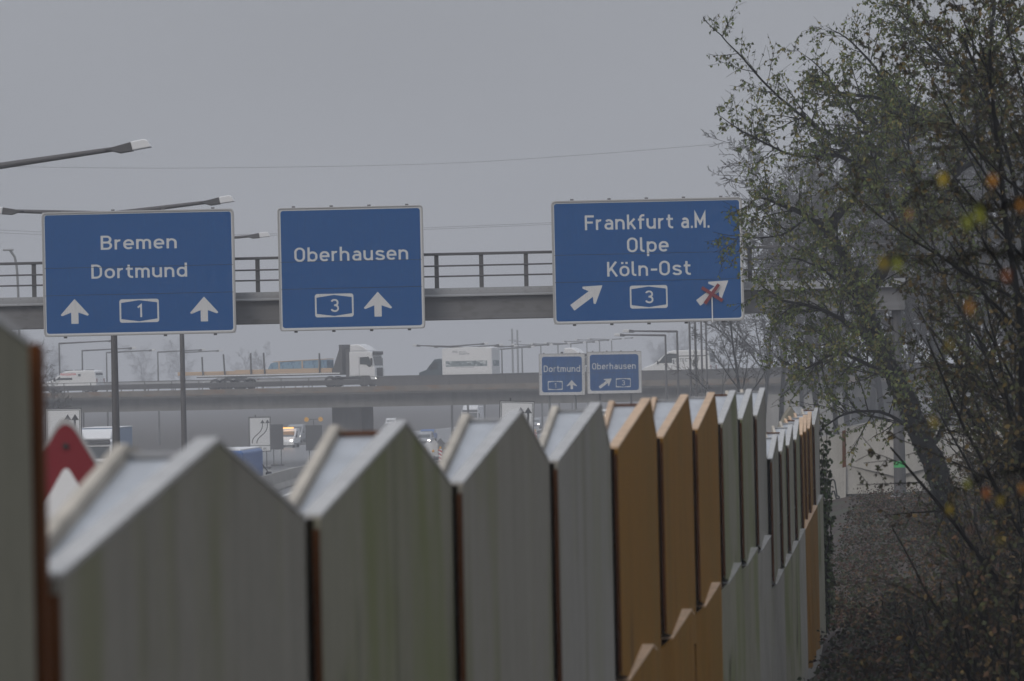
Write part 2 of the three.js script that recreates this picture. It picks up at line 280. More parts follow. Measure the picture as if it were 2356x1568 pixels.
function signArt(w, h, k, draw) {
  return canvasTex(w, h, k, (x) => {
    x.fillStyle = WHITE; x.fillRect(0, 0, w, h); x.fillStyle = BLUE; rrect(x, 7, 7, w - 14, h - 14, 6); x.fill();
    for (let i = 0; i < 260; i++) { x.fillStyle = rnd() < 0.5 ? 'rgba(8,40,90,0.05)' : 'rgba(120,160,200,0.04)'; const a = rr(8, w - 20), b = rr(8, h - 30); x.fillRect(a, b, rr(1, 5), rr(4, 24)); }
    draw(x);
    for (let i = 0; i < 220; i++) { x.fillStyle = 'rgba(50,52,50,0.07)'; x.fillRect(rr(0, w), rr(0, h * 0.8), rr(0.5, 1.5), rr(8, 50)); }
  });
}
// a road sign board of metal boards in a rim; px centre, size in photograph pixels, depth, boards' heights as shares of the whole
function roadSign(name, label, group, cx, cy, w, h, z, shares, draw, k, lean = 0, res = 2.4) {
  const s = z / F, W = w * s, H = h * s, t = thing(name, label, 'road sign', at(cx, cy, z), 0, group);
  t.rotation.z = lean;
  const mat = new THREE.MeshPhysicalMaterial({ map: signArt(w, h, res, draw), roughness: 0.6, specularIntensity: 0.2 });
  let y = H / 2;
  for (const q of shares) {
    const hh = H * q - 0.013, g = bx(W - 0.05, hh, 0.012, 0, y - H * q / 2, 0.012); planarUV(g, -W / 2, -H / 2, W, H);
    part('board', g, mat, t); y -= H * q;
  }
  part('backing', bx(W - 0.12, H - 0.12, 0.03, 0, 0, -0.02), M.black, t);
  const rim = (o, r) => { const q = new THREE.Shape(); const a = W / 2 + o, b = H / 2 + o; q.moveTo(-a + r, -b); q.lineTo(a - r, -b); q.quadraticCurveTo(a, -b, a, -b + r); q.lineTo(a, b - r); q.quadraticCurveTo(a, b, a - r, b); q.lineTo(-a + r, b); q.quadraticCurveTo(-a, b, -a, b - r); q.lineTo(-a, -b + r); q.quadraticCurveTo(-a, -b, -a + r, -b); return q; };
  const outer = rim(0.0, 0.028 * W), inner = rim(-0.0095 * W, 0.02 * W); outer.holes.push(inner);
  part('rim', new THREE.ExtrudeGeometry(outer, { depth: 0.09, bevelEnabled: true, bevelThickness: 0.012, bevelSize: 0.012, bevelOffset: -0.012, bevelSegments: 2, curveSegments: 8 }).translate(0, 0, -0.055), M.frame, t);
  for (let i = 0; i < k; i++) {
    const x = W * (-0.39 + 0.78 * (k > 1 ? i / (k - 1) : 0.5));
    part('bracket', bx(0.1, H + 0.1, 0.06, x, 0, -0.09), M.bracket, t);
  }
  return { t, W, H, s };
}
const ZG = 136.4;
const s1 = roadSign('overhead_sign', 'large blue overhead road sign reading Bremen and Dortmund', 'overhead signs on the near gantry', 319, 628, 443, 287, ZG, [0.45, 0.22, 0.33], (x) => {
  word(x, 'Bremen', 135, 310, 89, 32.5, WHITE); word(x, 'Dortmund', 112, 332, 155, 32.5, WHITE);
  arrow(x, 72, 202, 55, 0, WHITE); arrow(x, 370, 203, 55, 0, WHITE); shield(x, 175, 204, 91, 54, '1', BLUE, WHITE);
}, 4);
const s2 = roadSign('overhead_sign', 'large blue overhead road sign reading only Oberhausen above an A 3 number', 'overhead signs on the near gantry', 808, 617.5, 335, 284, ZG, [0.44, 0.22, 0.34], (x) => {
  word(x, 'Oberhausen', 37, 299, 125, 33, WHITE); shield(x, 82, 200, 89, 54, '3', BLUE, WHITE); arrow(x, 227, 199, 55, 0, WHITE);
}, 4);
const s3 = roadSign('overhead_sign', 'large blue overhead road sign reading Frankfurt, with one arrow crossed out in red', 'overhead signs on the near gantry', 1490.5, 600.5, 440, 285, ZG, [0.44, 0.22, 0.34], (x) => {
  word(x, 'Frankfurt', 77, 280, 69, 34, WHITE); word(x, 'a.M.', 298, 364, 69, 34, WHITE, 1.15); word(x, 'Olpe', 173, 268, 122, 34, WHITE); word(x, 'Köln-Ost', 126, 318, 177, 34, WHITE);
  slant(x, 79, 222, 84, 0.95, WHITE); slant(x, 369, 217, 84, 0.95, WHITE); shield(x, 177, 199, 87, 53, '3', BLUE, WHITE);
}, 5);
{ // the red cross set over the right-hand arrow on a rod
  const q = (u, v, d) => V3((u - 220) * s3.s, (142.5 - v) * s3.s, d);
  const bar = (a, b, d) => { const v = b.clone().sub(a), g = bx(v.length(), 0.1, 0.02); g.rotateZ(Math.atan2(v.y, v.x)); return g.translate((a.x + b.x) / 2, (a.y + b.y) / 2, d); };
  const c = part('red_cross', mg([bar(q(343, 207, 0), q(390, 238, 0), 0.075), bar(q(349, 244, 0), q(382, 200, 0), 0.1)]), M.red, s3.t);
  part('cross_rod', rod(q(366, 228, 0.05), q(366, 288, 0.05), 0.02, 0.02, 6), M.white, c);
}
roadSign('direction_sign', 'smaller hazy blue road sign reading Dortmund beyond the near gantry', 'signs in front of the overpass', 1293, 862, 106, 96, 293, [0.5, 0.5], (x) => {
  x.save(); x.scale(106 / 430, 96 / 390); word(x, 'Dortmund', 45, 385, 172, 62, WHITE); shield(x, 82, 256, 138, 84, '1', BLUE, WHITE); arrow(x, 306, 250, 84, 0, WHITE); x.restore();
}, 3, -0.012, 5);
roadSign('direction_sign', 'smaller hazy blue road sign reading Oberhausen beyond the near gantry', 'signs in front of the overpass', 1413.5, 857.5, 126, 97, 292.6, [0.5, 0.5], (x) => {
  x.save(); x.scale(126 / 510, 97 / 390); word(x, 'Oberhausen', 50, 455, 165, 60, WHITE); slant(x, 172, 292, 140, 0.95, WHITE); shield(x, 268, 250, 138, 84, '3', BLUE, WHITE); x.restore();
}, 4, -0.005, 5);
for (const px of [1262, 1322, 1378, 1450]) {
  const a = at(px, 815, 293.5); const t = thing('sign_post', 'thin steel post holding up the hazy blue Dortmund and Oberhausen signs', 'post', [a.x, roadY(293) - 0.2, a.z], 0, 'posts behind the hazy signs');
  part('post', new THREE.CylinderGeometry(0.07, 0.07, a.y - roadY(293) + 0.2, 8).translate(0, (a.y - roadY(293) + 0.2) / 2, 0), M.mastPale, t); part('foot_plate', bx(0.3, 0.06, 0.3, 0, 0.03, 0), M.steel, t);
}
// ---------------------------------------------------------------- the near gantry
{
  const z = ZG + 1, S = F / z, X = (px) => (px - 1178) / S, Y = (py, px) => EYE + (hy(px) - py) / S;
  const t = thing('sign_gantry', 'grey steel gantry bridging the motorway with a railing on top', 'gantry', [0, 0, -z]);
  const x0 = X(-330), x1 = X(2085), L = x1 - x0, xc = (x0 + x1) / 2;
  const yg0 = Y(734, 1140), yg1 = Y(681, 1140), yf = Y(661, 1140), yr = [Y(583, 1140), Y(610, 1140), Y(634, 1140)];
  part('girder', rbx(L, yg1 - yg0, 1.1, xc, (yg0 + yg1) / 2, -0.65, 0.02), M.gantry, t);
  part('walkway_edge', mg([bx(L, 0.05, 1.5, xc, yg1 + 0.028, -0.6), bx(L, yf - yg1 - 0.06, 0.05, xc, (yf + yg1) / 2 + 0.03, 0.1)]), M.steel, t);
  part('top_rail', rbx(L, 0.085, 0.07, xc, yr[0], 0.1, 0.02), M.gantryDark, t);
  for (const y of yr.slice(1)) part('middle_rail', rbx(L, 0.05, 0.05, xc, y, 0.1, 0.015), M.gantryDark, t);
  for (let px = 1008 - 103 * 13; px < 2085; px += 103) {
    const p = part('railing_post', bx(0.13, yr[0] - yf + 0.1, 0.08, X(px), (yr[0] + yf) / 2 - 0.06, 0.03), M.gantryDark, t);
    part('bolt_plate', bx(0.17, 0.14, 0.012, X(px), yf - 0.1, 0.133), M.steel, p);
  }
  for (let px = -300; px < 2080; px += 20.6) part('rivet', new THREE.CylinderGeometry(0.014, 0.014, 0.012, 6).rotateX(PI / 2).translate(X(px), yf - 0.06, 0.13), M.bracket, t);
  for (const [px, y0] of [[2068, -0.1], [-310, -1.2]]) {
    const h = yg1 - y0, c = part('column', new THREE.CylinderGeometry(0.13, 0.19, h, 14).translate(X(px), y0 + h / 2, -0.65), M.gantryDark, t);
    part('base_plate', bx(0.7, 0.06, 0.7, X(px), y0 + 0.12, -0.65), M.steel, c);
    if (px > 0) part('painted_band', new THREE.CylinderGeometry(0.182, 0.184, 0.19, 14, 1, true).translate(X(px), Y(1070, 2068), -0.65), std([0.05, 0.42, 0.13], 0.6), c);
  }
  for (const s of [s1, s2, s3]) for (const e of [-0.3, 0.3]) part('hanger', bx(0.1, 0.12, 0.95, s.t.position.x + e * s.W, yg1 - 0.3, 0.4), M.bracket, t);
}
// ---------------------------------------------------------------- street lamps
const lampTexLabel = {};
function lampArm(t, from, len, up, side) {                 // arm, dark housing and pale cover; side +1 or -1 along x
  const e = V3(from.x + side * len, from.y + up, from.z), d = e.clone().sub(from).normalize(), p = (k) => e.clone().addScaledVector(d, -k);
  part('arm', rod(from, p(0.9), 0.085, 0.06, 8), M.mast, t);
  const hd = part('lamp_head', mg([(() => { const s = new THREE.Shape([[-1.1, 0.02], [-0.47, 0.09], [-0.45, -0.1], [-0.75, -0.11]].map((q) => new THREE.Vector2(q[0] * side, q[1]))); return new THREE.ExtrudeGeometry(s, { depth: 0.22, bevelEnabled: true, bevelSize: 0.02, bevelThickness: 0.03, bevelSegments: 2 }).translate(0, 0, -0.11); })()]), M.lampBody, t);
  hd.position.copy(e); hd.rotation.z = Math.atan2(d.y, d.x * side) * side;
  const s = new THREE.Shape([[-0.44, 0.09], [-0.14, 0.11], [-0.06, 0.07], [0.0, -0.07], [-0.42, -0.08]].map((q) => new THREE.Vector2(q[0] * side, q[1])));
  part('lamp_cover', new THREE.ExtrudeGeometry(s, { depth: 0.26, bevelEnabled: true, bevelSize: 0.025, bevelThickness: 0.04, bevelSegments: 2 }).translate(0, 0, -0.13), M.cover, hd);
}
function doubleLamp(hx, hyPx, mx, z, label, group, arm) {   // head pixel, mast pixel column, depth
  const head = at(hx, hyPx, z), X = at(mx, hyPx, z).x, y0 = roadY(z), t = thing('street_lamp', label, 'street lamp', [X, y0, -z], 0, group);
  const len = head.x - X, rise = arm ?? 0.06, up = rise * len, top = head.y - up - y0;
  part('mast', new THREE.CylinderGeometry(0.08, 0.15, top + 0.05, 10).translate(0, (top + 0.05) / 2, 0), M.mast, t);
  part('base_plate', bx(0.5, 0.05, 0.5, 0, 0.025, 0), M.steel, t);
  for (const s of [1, -1]) lampArm(t, V3(0, top, 0), len, s > 0 ? up : Math.min(up, 0.05 * len), s);
}
doubleLamp(345, 331, -27, 112, 'dark street lamp arm reaching in high above the Bremen sign', 'double-armed lamps in the median', 0.125);
doubleLamp(537, 458, 255, 148, 'dark double-armed street lamp rising behind the Bremen sign with its head above the rim', 'double-armed lamps in the median', 0.1);
doubleLamp(620, 540, 413, 202, 'dark street lamp with its head between the Bremen and Oberhausen signs', 'double-armed lamps in the median');
for (const [a, b, y] of [[260, 963, 335], [423, 1097, 346], [597, 1230, 356], [778, 1387, 364], [983, 1555, 344], [1168, 1718, 331], [1340, 1860, 325], [1468, 1971, 318], [1633, 2100, 303], [1753, 2213, 289], [1870, 2318, 281]]) {
  const q = (u) => (1500 + u / 2.356) / 1.6978, half = (q(b) - q(a)) / 2;
  doubleLamp(q(b), (1200 + y / 2.356) / 1.6978, (q(a) + q(b)) / 2, 4.0 * F / half, 'small hazy double-armed street lamp in the row far beyond the overpass', 'far double-armed lamps');
}
for (const [hx, hpy, mx, z, lab] of [[268, 784, 135, 445, 'hazy single-armed lamp above the white van on the overpass'], [313, 801, 188, 475, 'hazy single-armed lamp between the two tall posts below the Bremen sign'], [358, 806, 244, 505, 'hazy single-armed lamp between the two tall posts below the Bremen sign'], [473, 805, 362, 520, 'hazy single-armed lamp above the timber load of the flatbed truck'], [512, 807, 418, 560, 'hazy single-armed lamp above the timber load of the flatbed truck'], [1413, 771, 1531, 350, 'lamp with a long arm and pale head under the Frankfurt sign, lower of two'], [1433, 762, 1558, 335, 'lamp with a long arm and pale head under the Frankfurt sign, upper of two']]) {
  const head = at(hx, hpy, z), m = at(mx, hpy, z), y0 = roadY(z) - 0.2, t = thing('street_lamp', lab, 'street lamp', [m.x, y0, -z], 0, 'single-armed lamps'), len = Math.abs(head.x - m.x), up = 0.03 * len, top = head.y - up - y0;
  part('mast', new THREE.CylinderGeometry(0.07, 0.13, top + 0.05, 8).translate(0, (top + 0.05) / 2, 0), M.mast, t); part('base_plate', bx(0.5, 0.05, 0.5, 0, 0.025, 0), M.steel, t);
  lampArm(t, V3(0, top, 0), len, up, Math.sign(head.x - m.x));
}
{ // bent-necked lamp behind the railing at the left
  const z = 260, h = at(22, 576, z), b = at(37, 610, z), y0 = groundY(b.x, z) - 0.1, t = thing('street_lamp', 'slim lamp with a bent neck seen behind the railing beside the Bremen sign', 'street lamp', [b.x, y0, -z]);
  const c = new THREE.CatmullRomCurve3([V3(0, 0, 0), V3(0, b.y - y0, 0), V3(-0.12, (b.y + h.y) / 2 - y0 + 0.1, 0), V3(h.x - b.x, h.y - y0, 0)]);
  part('mast', new THREE.TubeGeometry(c, 30, 0.07, 8), M.mastPale, t); part('lamp_head', rbx(0.6, 0.12, 0.25, h.x - b.x - 0.1, h.y - y0 + 0.02, 0, 0.04), M.steel, t);
}
// ---------------------------------------------------------------- other poles and wires
for (const [px, top, z, r] of [[1586, 730, 300, 0.075], [1599, 730, 305, 0.085], [1613, 730, 330, 0.08], [1624, 735, 350, 0.08]]) {
  const a = at(px, top, z), y0 = roadY(z), t = thing('steel_pole', 'one of four tall slim poles standing close together under the Frankfurt sign', 'pole', [a.x, y0, -z], 0, 'four poles under the Frankfurt sign');
  part('pole', new THREE.CylinderGeometry(r * 0.9, r * 1.2, a.y - y0, 10).translate(0, (a.y - y0) / 2, 0), M.mast, t); part('pole_cap', new THREE.SphereGeometry(r, 8, 5).translate(0, a.y - y0, 0), M.steel, t);
}
for (const [px, top, z] of [[1178, 757, 720], [1190, 760, 720]]) {
  const a = at(px, top, z), y0 = roadY(z), t = thing('utility_pole', 'tall faint utility pole with a crossbar in the fog above the white box truck', 'pole', [a.x, y0, -z], 0, 'faint utility poles');
  part('pole', new THREE.CylinderGeometry(0.14, 0.2, a.y - y0, 8).translate(0, (a.y - y0) / 2, 0), M.mastPale, t); part('crossbar', bx(1.2, 0.12, 0.12, 0, a.y - y0 - 1.8, 0), M.mastPale, t);
}
for (const [pts, lab] of [[[[-60, 382], [200, 386], [420, 387], [1000, 377], [1350, 356], [1700, 327], [2100, 290]], 'long thin power line crossing the open sky'], [[[-60, 527], [300, 541], [640, 538], [985, 524], [1300, 511], [1700, 488]], 'upper of two thin wires passing behind the Oberhausen sign'], [[[-60, 534], [300, 546], [640, 542], [985, 528], [1300, 515], [1700, 492]], 'lower of two thin wires passing behind the Oberhausen sign']]) {
  const c = new THREE.CatmullRomCurve3(pts.map(([a, b]) => at(a, b, 520)));
  tag(part('power_line', new THREE.TubeGeometry(c, 60, 0.02, 4), M.mast, scene), lab, 'wire');
}
// ---------------------------------------------------------------- the near noise barrier
const WN = V3(1, 0, 0.0926).normalize(), WD = V3(0.0926, 0, -1).normalize();
const wp = (z, y, off) => V3(wallX(z) - 0.05 + off * WN.x, y, -z + off * WN.z);
{
  const t = thing('noise_barrier', 'long folded noise barrier of grey and brown gabled panels with pale sloping tops', 'noise barrier');
  const back = (d) => WN.clone().multiplyScalar(-d);
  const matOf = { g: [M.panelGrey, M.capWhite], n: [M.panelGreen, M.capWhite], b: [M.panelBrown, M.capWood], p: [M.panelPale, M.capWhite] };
  // module starts z, colour, valley and apex heights below the eye
  const B = [[8.98, 'g'], [12.76, 'n'], [16.6, 'g'], [20.8, 'p'], [24.7, 'b'], [28.8, 'b'], [33, 'b'], [36.9, 'n'], [40.6, 'n'], [44.0, 'p'], [47.3]];
  const C = [[47.8, 'g'], [50.8, 'n'], [53.3, 'g'], [56.1, 'n'], [58.7, 'b'], [60.3, 'b'], [62.1, 'b'], [64.7, 'p'], [68.6]];
  const yB = (z) => [-(0.385 + 0.0022 * (z - 9)), -(0.147 + 0.0017 * (z - 9))], yC = (z) => [-lerp(0.96, 0.80, (z - 47.8) / 20), -lerp(0.755, 0.61, (z - 47.8) / 20)];
  const A = [[1.2, 'n'], [5.0, 'n'], [8.85]], yA = () => [0.075, 0.31];
  const TH = 0.018;
  const FR = [0.57, 0.6, 0.64, 0.74, 0.78, 0.8, 0.8, 0.8, 0.8, 0.78];
  const section = (list, yf, fr, lowTop) => {
    for (let i = 0; i < list.length - 1; i++) {
      const [z0, col] = list[i], z1 = list[i + 1][0] - 0.05, L = z1 - z0, za = z0 + L * ((list === B ? FR[i] : fr) + rr(-0.02, 0.02)), [mat, cap] = matOf[col];
      const v0 = EYE + yf(z0)[0], v1 = EYE + yf(z1)[0], ap = EYE + yf(za)[1], b0 = EYE + lowTop(z0) - 0.05, b1 = EYE + lowTop(z1) - 0.36, bm = lerp(b0, b1, (za - z0) / L);
      const out = list === A ? 0.018 : 0, o0 = 0.084 + out, om = 0.068 + out, o1 = 0.048 + out, uo = [rr(0, 30), rr(0, 30)];
      const ring = [wp(za, bm, om), wp(z1, b1, o1), wp(z1, v1, o1), wp(za, ap, om), wp(z0, v0, o0), wp(z0, b0, o0)];
      part('upper_panel', slab(ring, back(TH), 0, uo), mat, t);
      // pale capping along both slopes
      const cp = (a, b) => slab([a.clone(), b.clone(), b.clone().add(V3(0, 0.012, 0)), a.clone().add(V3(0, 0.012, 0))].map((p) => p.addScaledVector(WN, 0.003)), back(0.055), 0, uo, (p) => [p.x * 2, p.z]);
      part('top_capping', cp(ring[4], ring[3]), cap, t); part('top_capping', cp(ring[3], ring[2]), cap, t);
      part('edge_board', slab([wp(z0 - 0.012, b0 + 0.02, o0 - 0.003), wp(z0 - 0.001, b0 + 0.02, o0 - 0.003), wp(z0 - 0.001, v0 - 0.03, o0 - 0.003), wp(z0 - 0.012, v0 - 0.03, o0 - 0.003)], back(TH), 0, uo), M.edgeWood, t);
      // roof sheets between the two claddings and the rear cladding, whose top shows behind them
      const RV = -0.014, RA = -0.155;                       // the rear cladding is folded in plan: close at the valleys, far at the ridges
      const rf = (za_, ya_, ra, zb_, yb_, rb) => slab([wp(za_, ya_ - 0.035, 0.012), wp(zb_, yb_ - 0.035, 0.012), wp(zb_, yb_ - 0.035, rb + 0.004), wp(za_, ya_ - 0.035, ra + 0.004)], V3(0, -0.004, 0), 0, uo, (p) => [p.z + uo[0], p.x * 4]);
      part('roof_sheet', rf(z0, v0, RV, za, ap, RA), M.roof, t); part('roof_sheet', rf(za, ap, RA, z1, v1, RV), M.roof, t);
      part('ridge_cover', slab([wp(za - 0.04, ap - 0.034, 0.016), wp(za + 0.04, ap - 0.034, 0.016), wp(za + 0.04, ap - 0.034, -0.147), wp(za - 0.04, ap - 0.034, -0.147)], V3(0, 0.012, 0)), i % 3 === 1 ? M.edgeWood : M.steel, t);
      const rring = [wp(za, -0.4, RA), wp(z1, -0.4, RV), wp(z1, v1, RV), wp(za, ap, RA), wp(z0, v0, RV), wp(z0, -0.4, RV)];
      part('slit_shade', slab([wp(z1 - 0.05, 1.5, -0.002), wp(z1 + 0.12, 1.5, -0.002), wp(z1 + 0.12, v1 - 0.07, -0.002), wp(z1 - 0.05, v1 - 0.07, -0.002)], back(0.006)), M.slitShade, t);  // added dark strip: paints the shade inside the open slit
      part('rear_panel', slab(rring, back(0.03), 0, uo), col === 'b' ? M.capWood : M.innerBoard, t);
    }
  };
  section(A, yA, 0.55, () => -1.2); section(B, yB, 0.56, (z) => -1.6 - 0.004 * (z - 26)); section(C, yC, 0.72, (z) => -lerp(2.2, 1.9, (z - 48) / 18));
  // the lower row: each panel starts behind the row above and ends in front of it
  const lower = (list, top) => {
    for (let i = 0; i < list.length - 1; i++) {
      const L = list[i + 1][0] - list[i][0], z0 = list[i][0] - 0.02 * L, za = list[i][0] + 0.1 * L, z1 = list[i][0] + 0.62 * L, zt = list[i][0] + 0.45 * L, o0 = 0.044, oa = 0.092, ot = 0.138, o1 = 0.114, uo = [rr(0, 30), rr(0, 30)];
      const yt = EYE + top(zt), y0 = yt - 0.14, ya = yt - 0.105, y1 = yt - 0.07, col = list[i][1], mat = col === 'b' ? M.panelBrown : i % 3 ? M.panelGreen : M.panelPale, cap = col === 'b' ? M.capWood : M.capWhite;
      const ring = [wp(zt, 0.1, ot), wp(z1, 0.1, o1), wp(z1, y1, o1), wp(zt, yt, ot), wp(za, ya, oa), wp(z0, y0, o0), wp(z0, 0.1, o0)];
      part('lower_panel', slab(ring, back(TH), 0, uo), mat, t);
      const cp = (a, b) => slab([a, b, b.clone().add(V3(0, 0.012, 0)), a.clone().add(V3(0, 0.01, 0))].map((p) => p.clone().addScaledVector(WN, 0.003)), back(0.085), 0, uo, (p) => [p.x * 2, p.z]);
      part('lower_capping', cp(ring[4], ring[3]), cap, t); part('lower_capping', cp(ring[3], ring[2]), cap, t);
      const e = list[i + 1][0] + 0.1 * L;
      part('shade_board', slab([wp(z1 - 0.25 * L, -0.3, -0.004), wp(e, -0.3, -0.004), wp(e, 2.2, -0.004), wp(z1 - 0.25 * L, 2.2, -0.004)], back(0.008), 0, uo), M.edgeWood, t);  // added dark board: its colour stands in for shade in the hollow
      part('plinth_board', slab([wp(list[i][0] + 0.01, -0.35, 0.035), wp(list[i + 1][0] - 0.02, -0.35, 0.035), wp(list[i + 1][0] - 0.02, 0.25, 0.035), wp(list[i][0] + 0.01, 0.25, 0.035)], back(0.03), 0, uo), M.concrete, t);
    }
  };
  lower(A, () => -1.2); lower(B, (z) => -1.6 - 0.004 * (z - 26)); lower(C, (z) => -lerp(2.2, 1.88, (z - 48) / 18));
  // posts and the closing board where the wall steps down
  part('step_board', slab([wp(8.885, -0.3, 0.068), wp(8.94, -0.3, 0.068), wp(8.94, EYE + 0.07, 0.068), wp(8.885, EYE + 0.08, 0.068)], back(0.04)), M.edgeWood, t);
  part('step_board', slab([wp(47.55, -0.3, 0.03), wp(47.6, -0.3, 0.03), wp(47.6, EYE - 0.5, 0.03), wp(47.55, EYE - 0.48, 0.03)], back(0.22)), M.panelPale, t);
  part('end_board', slab([wp(68.75, -0.4, 0.05), wp(68.8, -0.4, 0.05), wp(68.8, EYE - 0.72, 0.05), wp(68.75, EYE - 0.7, 0.05)], back(0.3)), M.panelPale, t);
  for (const z of [8.9, 16.6, 24.7, 33, 40.6, 47.6, 53.3, 58.7, 64.7]) part('steel_post', slab([wp(z - 0.1, -0.5, -0.06), wp(z + 0.1, -0.5, -0.06), wp(z + 0.1, EYE - 1.1, -0.06), wp(z - 0.1, EYE - 1.1, -0.06)], back(0.05)), M.gantryDark, t);
  // the road-side return of the barrier that shows over the far end
  const q = (px, py, z) => at(px, py, z);
  part('return_panel', slab([q(1760, 1060, 71), q(1812, 1060, 71), q(1846, 975, 71), q(1822, 937, 71), q(1811, 953, 71)].map((p, i) => p), V3(-0.05, 0, -0.06), 0, [3, 3]), M.panelGrey, t);
  part('return_roof', slab([q(1822, 937, 71), q(1845, 973, 71), q(1858, 973, 71.6), q(1845, 937, 71.6)], V3(0, -0.01, 0)), M.capWhite, t);
}
// ---------------------------------------------------------------- the far barrier, seen face on between tree and wall end
{
  const z = 141, t = thing('noise_barrier', 'pale grey noise barrier of flat overlapping boards behind the leaning tree', 'noise barrier');
  const q = (px, py, d = 0) => { const p = at(px, py, z); p.z += d; return p; };
  const bk = V3(0, 0, -0.05);
  const graf = mapped(canvasTex(122, 206, 3, (x) => {
    x.fillStyle = '#adaba6'; x.fillRect(0, 0, 122, 206); for (let i = 0; i < 300; i++) { x.fillStyle = 'rgba(90,88,80,0.05)'; x.fillRect(rr(0, 122), rr(0, 206), rr(2, 9), rr(5, 40)); }
    x.strokeStyle = '#24272c'; x.lineWidth = 7; x.lineJoin = 'round'; x.lineCap = 'round';
    x.beginPath(); x.moveTo(34, 150); x.lineTo(48, 132); x.lineTo(52, 66); x.quadraticCurveTo(66, 48, 72, 70); x.lineTo(80, 134); x.quadraticCurveTo(94, 136, 88, 146); x.lineTo(76, 146); x.lineTo(68, 112); x.lineTo(60, 112); x.lineTo(50, 142); x.stroke();
    x.lineWidth = 5; x.beginPath(); x.moveTo(62, 88); x.lineTo(63, 96); x.moveTo(10, 70); x.quadraticCurveTo(34, 60, 40, 84); x.quadraticCurveTo(30, 100, 8, 96); x.stroke();
  }), 0.8);
  const quad = (name, pts, d, mat, uvf) => part(name, slab(pts.map(([a, b], i) => q(a, b, Array.isArray(d) ? d[i] : d)), bk, 0, [rr(0, 20), rr(0, 20)], uvf || ((p) => [p.x, p.y])), mat, t);
  const g0 = q(1885, 1178), g1 = q(1946, 1075);
  quad('lower_board', [[1885, 1180], [1946, 1177], [1946, 1075], [1885, 1092]], 0.14, graf, (p) => [(p.x - g0.x) / (g1.x - g0.x), (p.y - g0.y) / (g1.y - g0.y)]);
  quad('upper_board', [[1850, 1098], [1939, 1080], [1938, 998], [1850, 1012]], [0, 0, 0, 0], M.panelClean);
  quad('edge_board', [[1939, 1080], [1947, 1078], [1946, 990], [1938, 992]], 0.06, M.edgeWood);
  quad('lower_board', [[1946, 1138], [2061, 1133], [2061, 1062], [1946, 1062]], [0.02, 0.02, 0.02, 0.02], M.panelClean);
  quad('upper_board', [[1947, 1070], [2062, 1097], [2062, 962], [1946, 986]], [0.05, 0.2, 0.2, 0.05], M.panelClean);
  quad('edge_board', [[2061, 1165], [2068, 1164], [2068, 1095], [2061, 1095]], 0.05, M.edgeWood);
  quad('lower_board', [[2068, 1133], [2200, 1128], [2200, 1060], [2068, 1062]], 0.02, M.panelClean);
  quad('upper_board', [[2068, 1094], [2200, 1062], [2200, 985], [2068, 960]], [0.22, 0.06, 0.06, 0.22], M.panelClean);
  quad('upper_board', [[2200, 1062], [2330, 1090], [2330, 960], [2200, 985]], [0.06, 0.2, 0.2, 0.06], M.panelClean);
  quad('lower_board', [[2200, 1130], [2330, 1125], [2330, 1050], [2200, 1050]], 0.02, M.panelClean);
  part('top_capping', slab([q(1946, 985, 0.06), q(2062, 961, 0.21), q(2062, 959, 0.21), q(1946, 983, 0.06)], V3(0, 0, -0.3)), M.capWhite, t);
  part('plinth', slab([[1850, 1215], [2330, 1205], [2330, 1060], [1850, 1070]].map(([a, b]) => q(a, b, -0.08)), V3(0, 0, -0.2), 0, [0, 0], (p) => [p.x, p.y]), M.concreteDark, t);
}
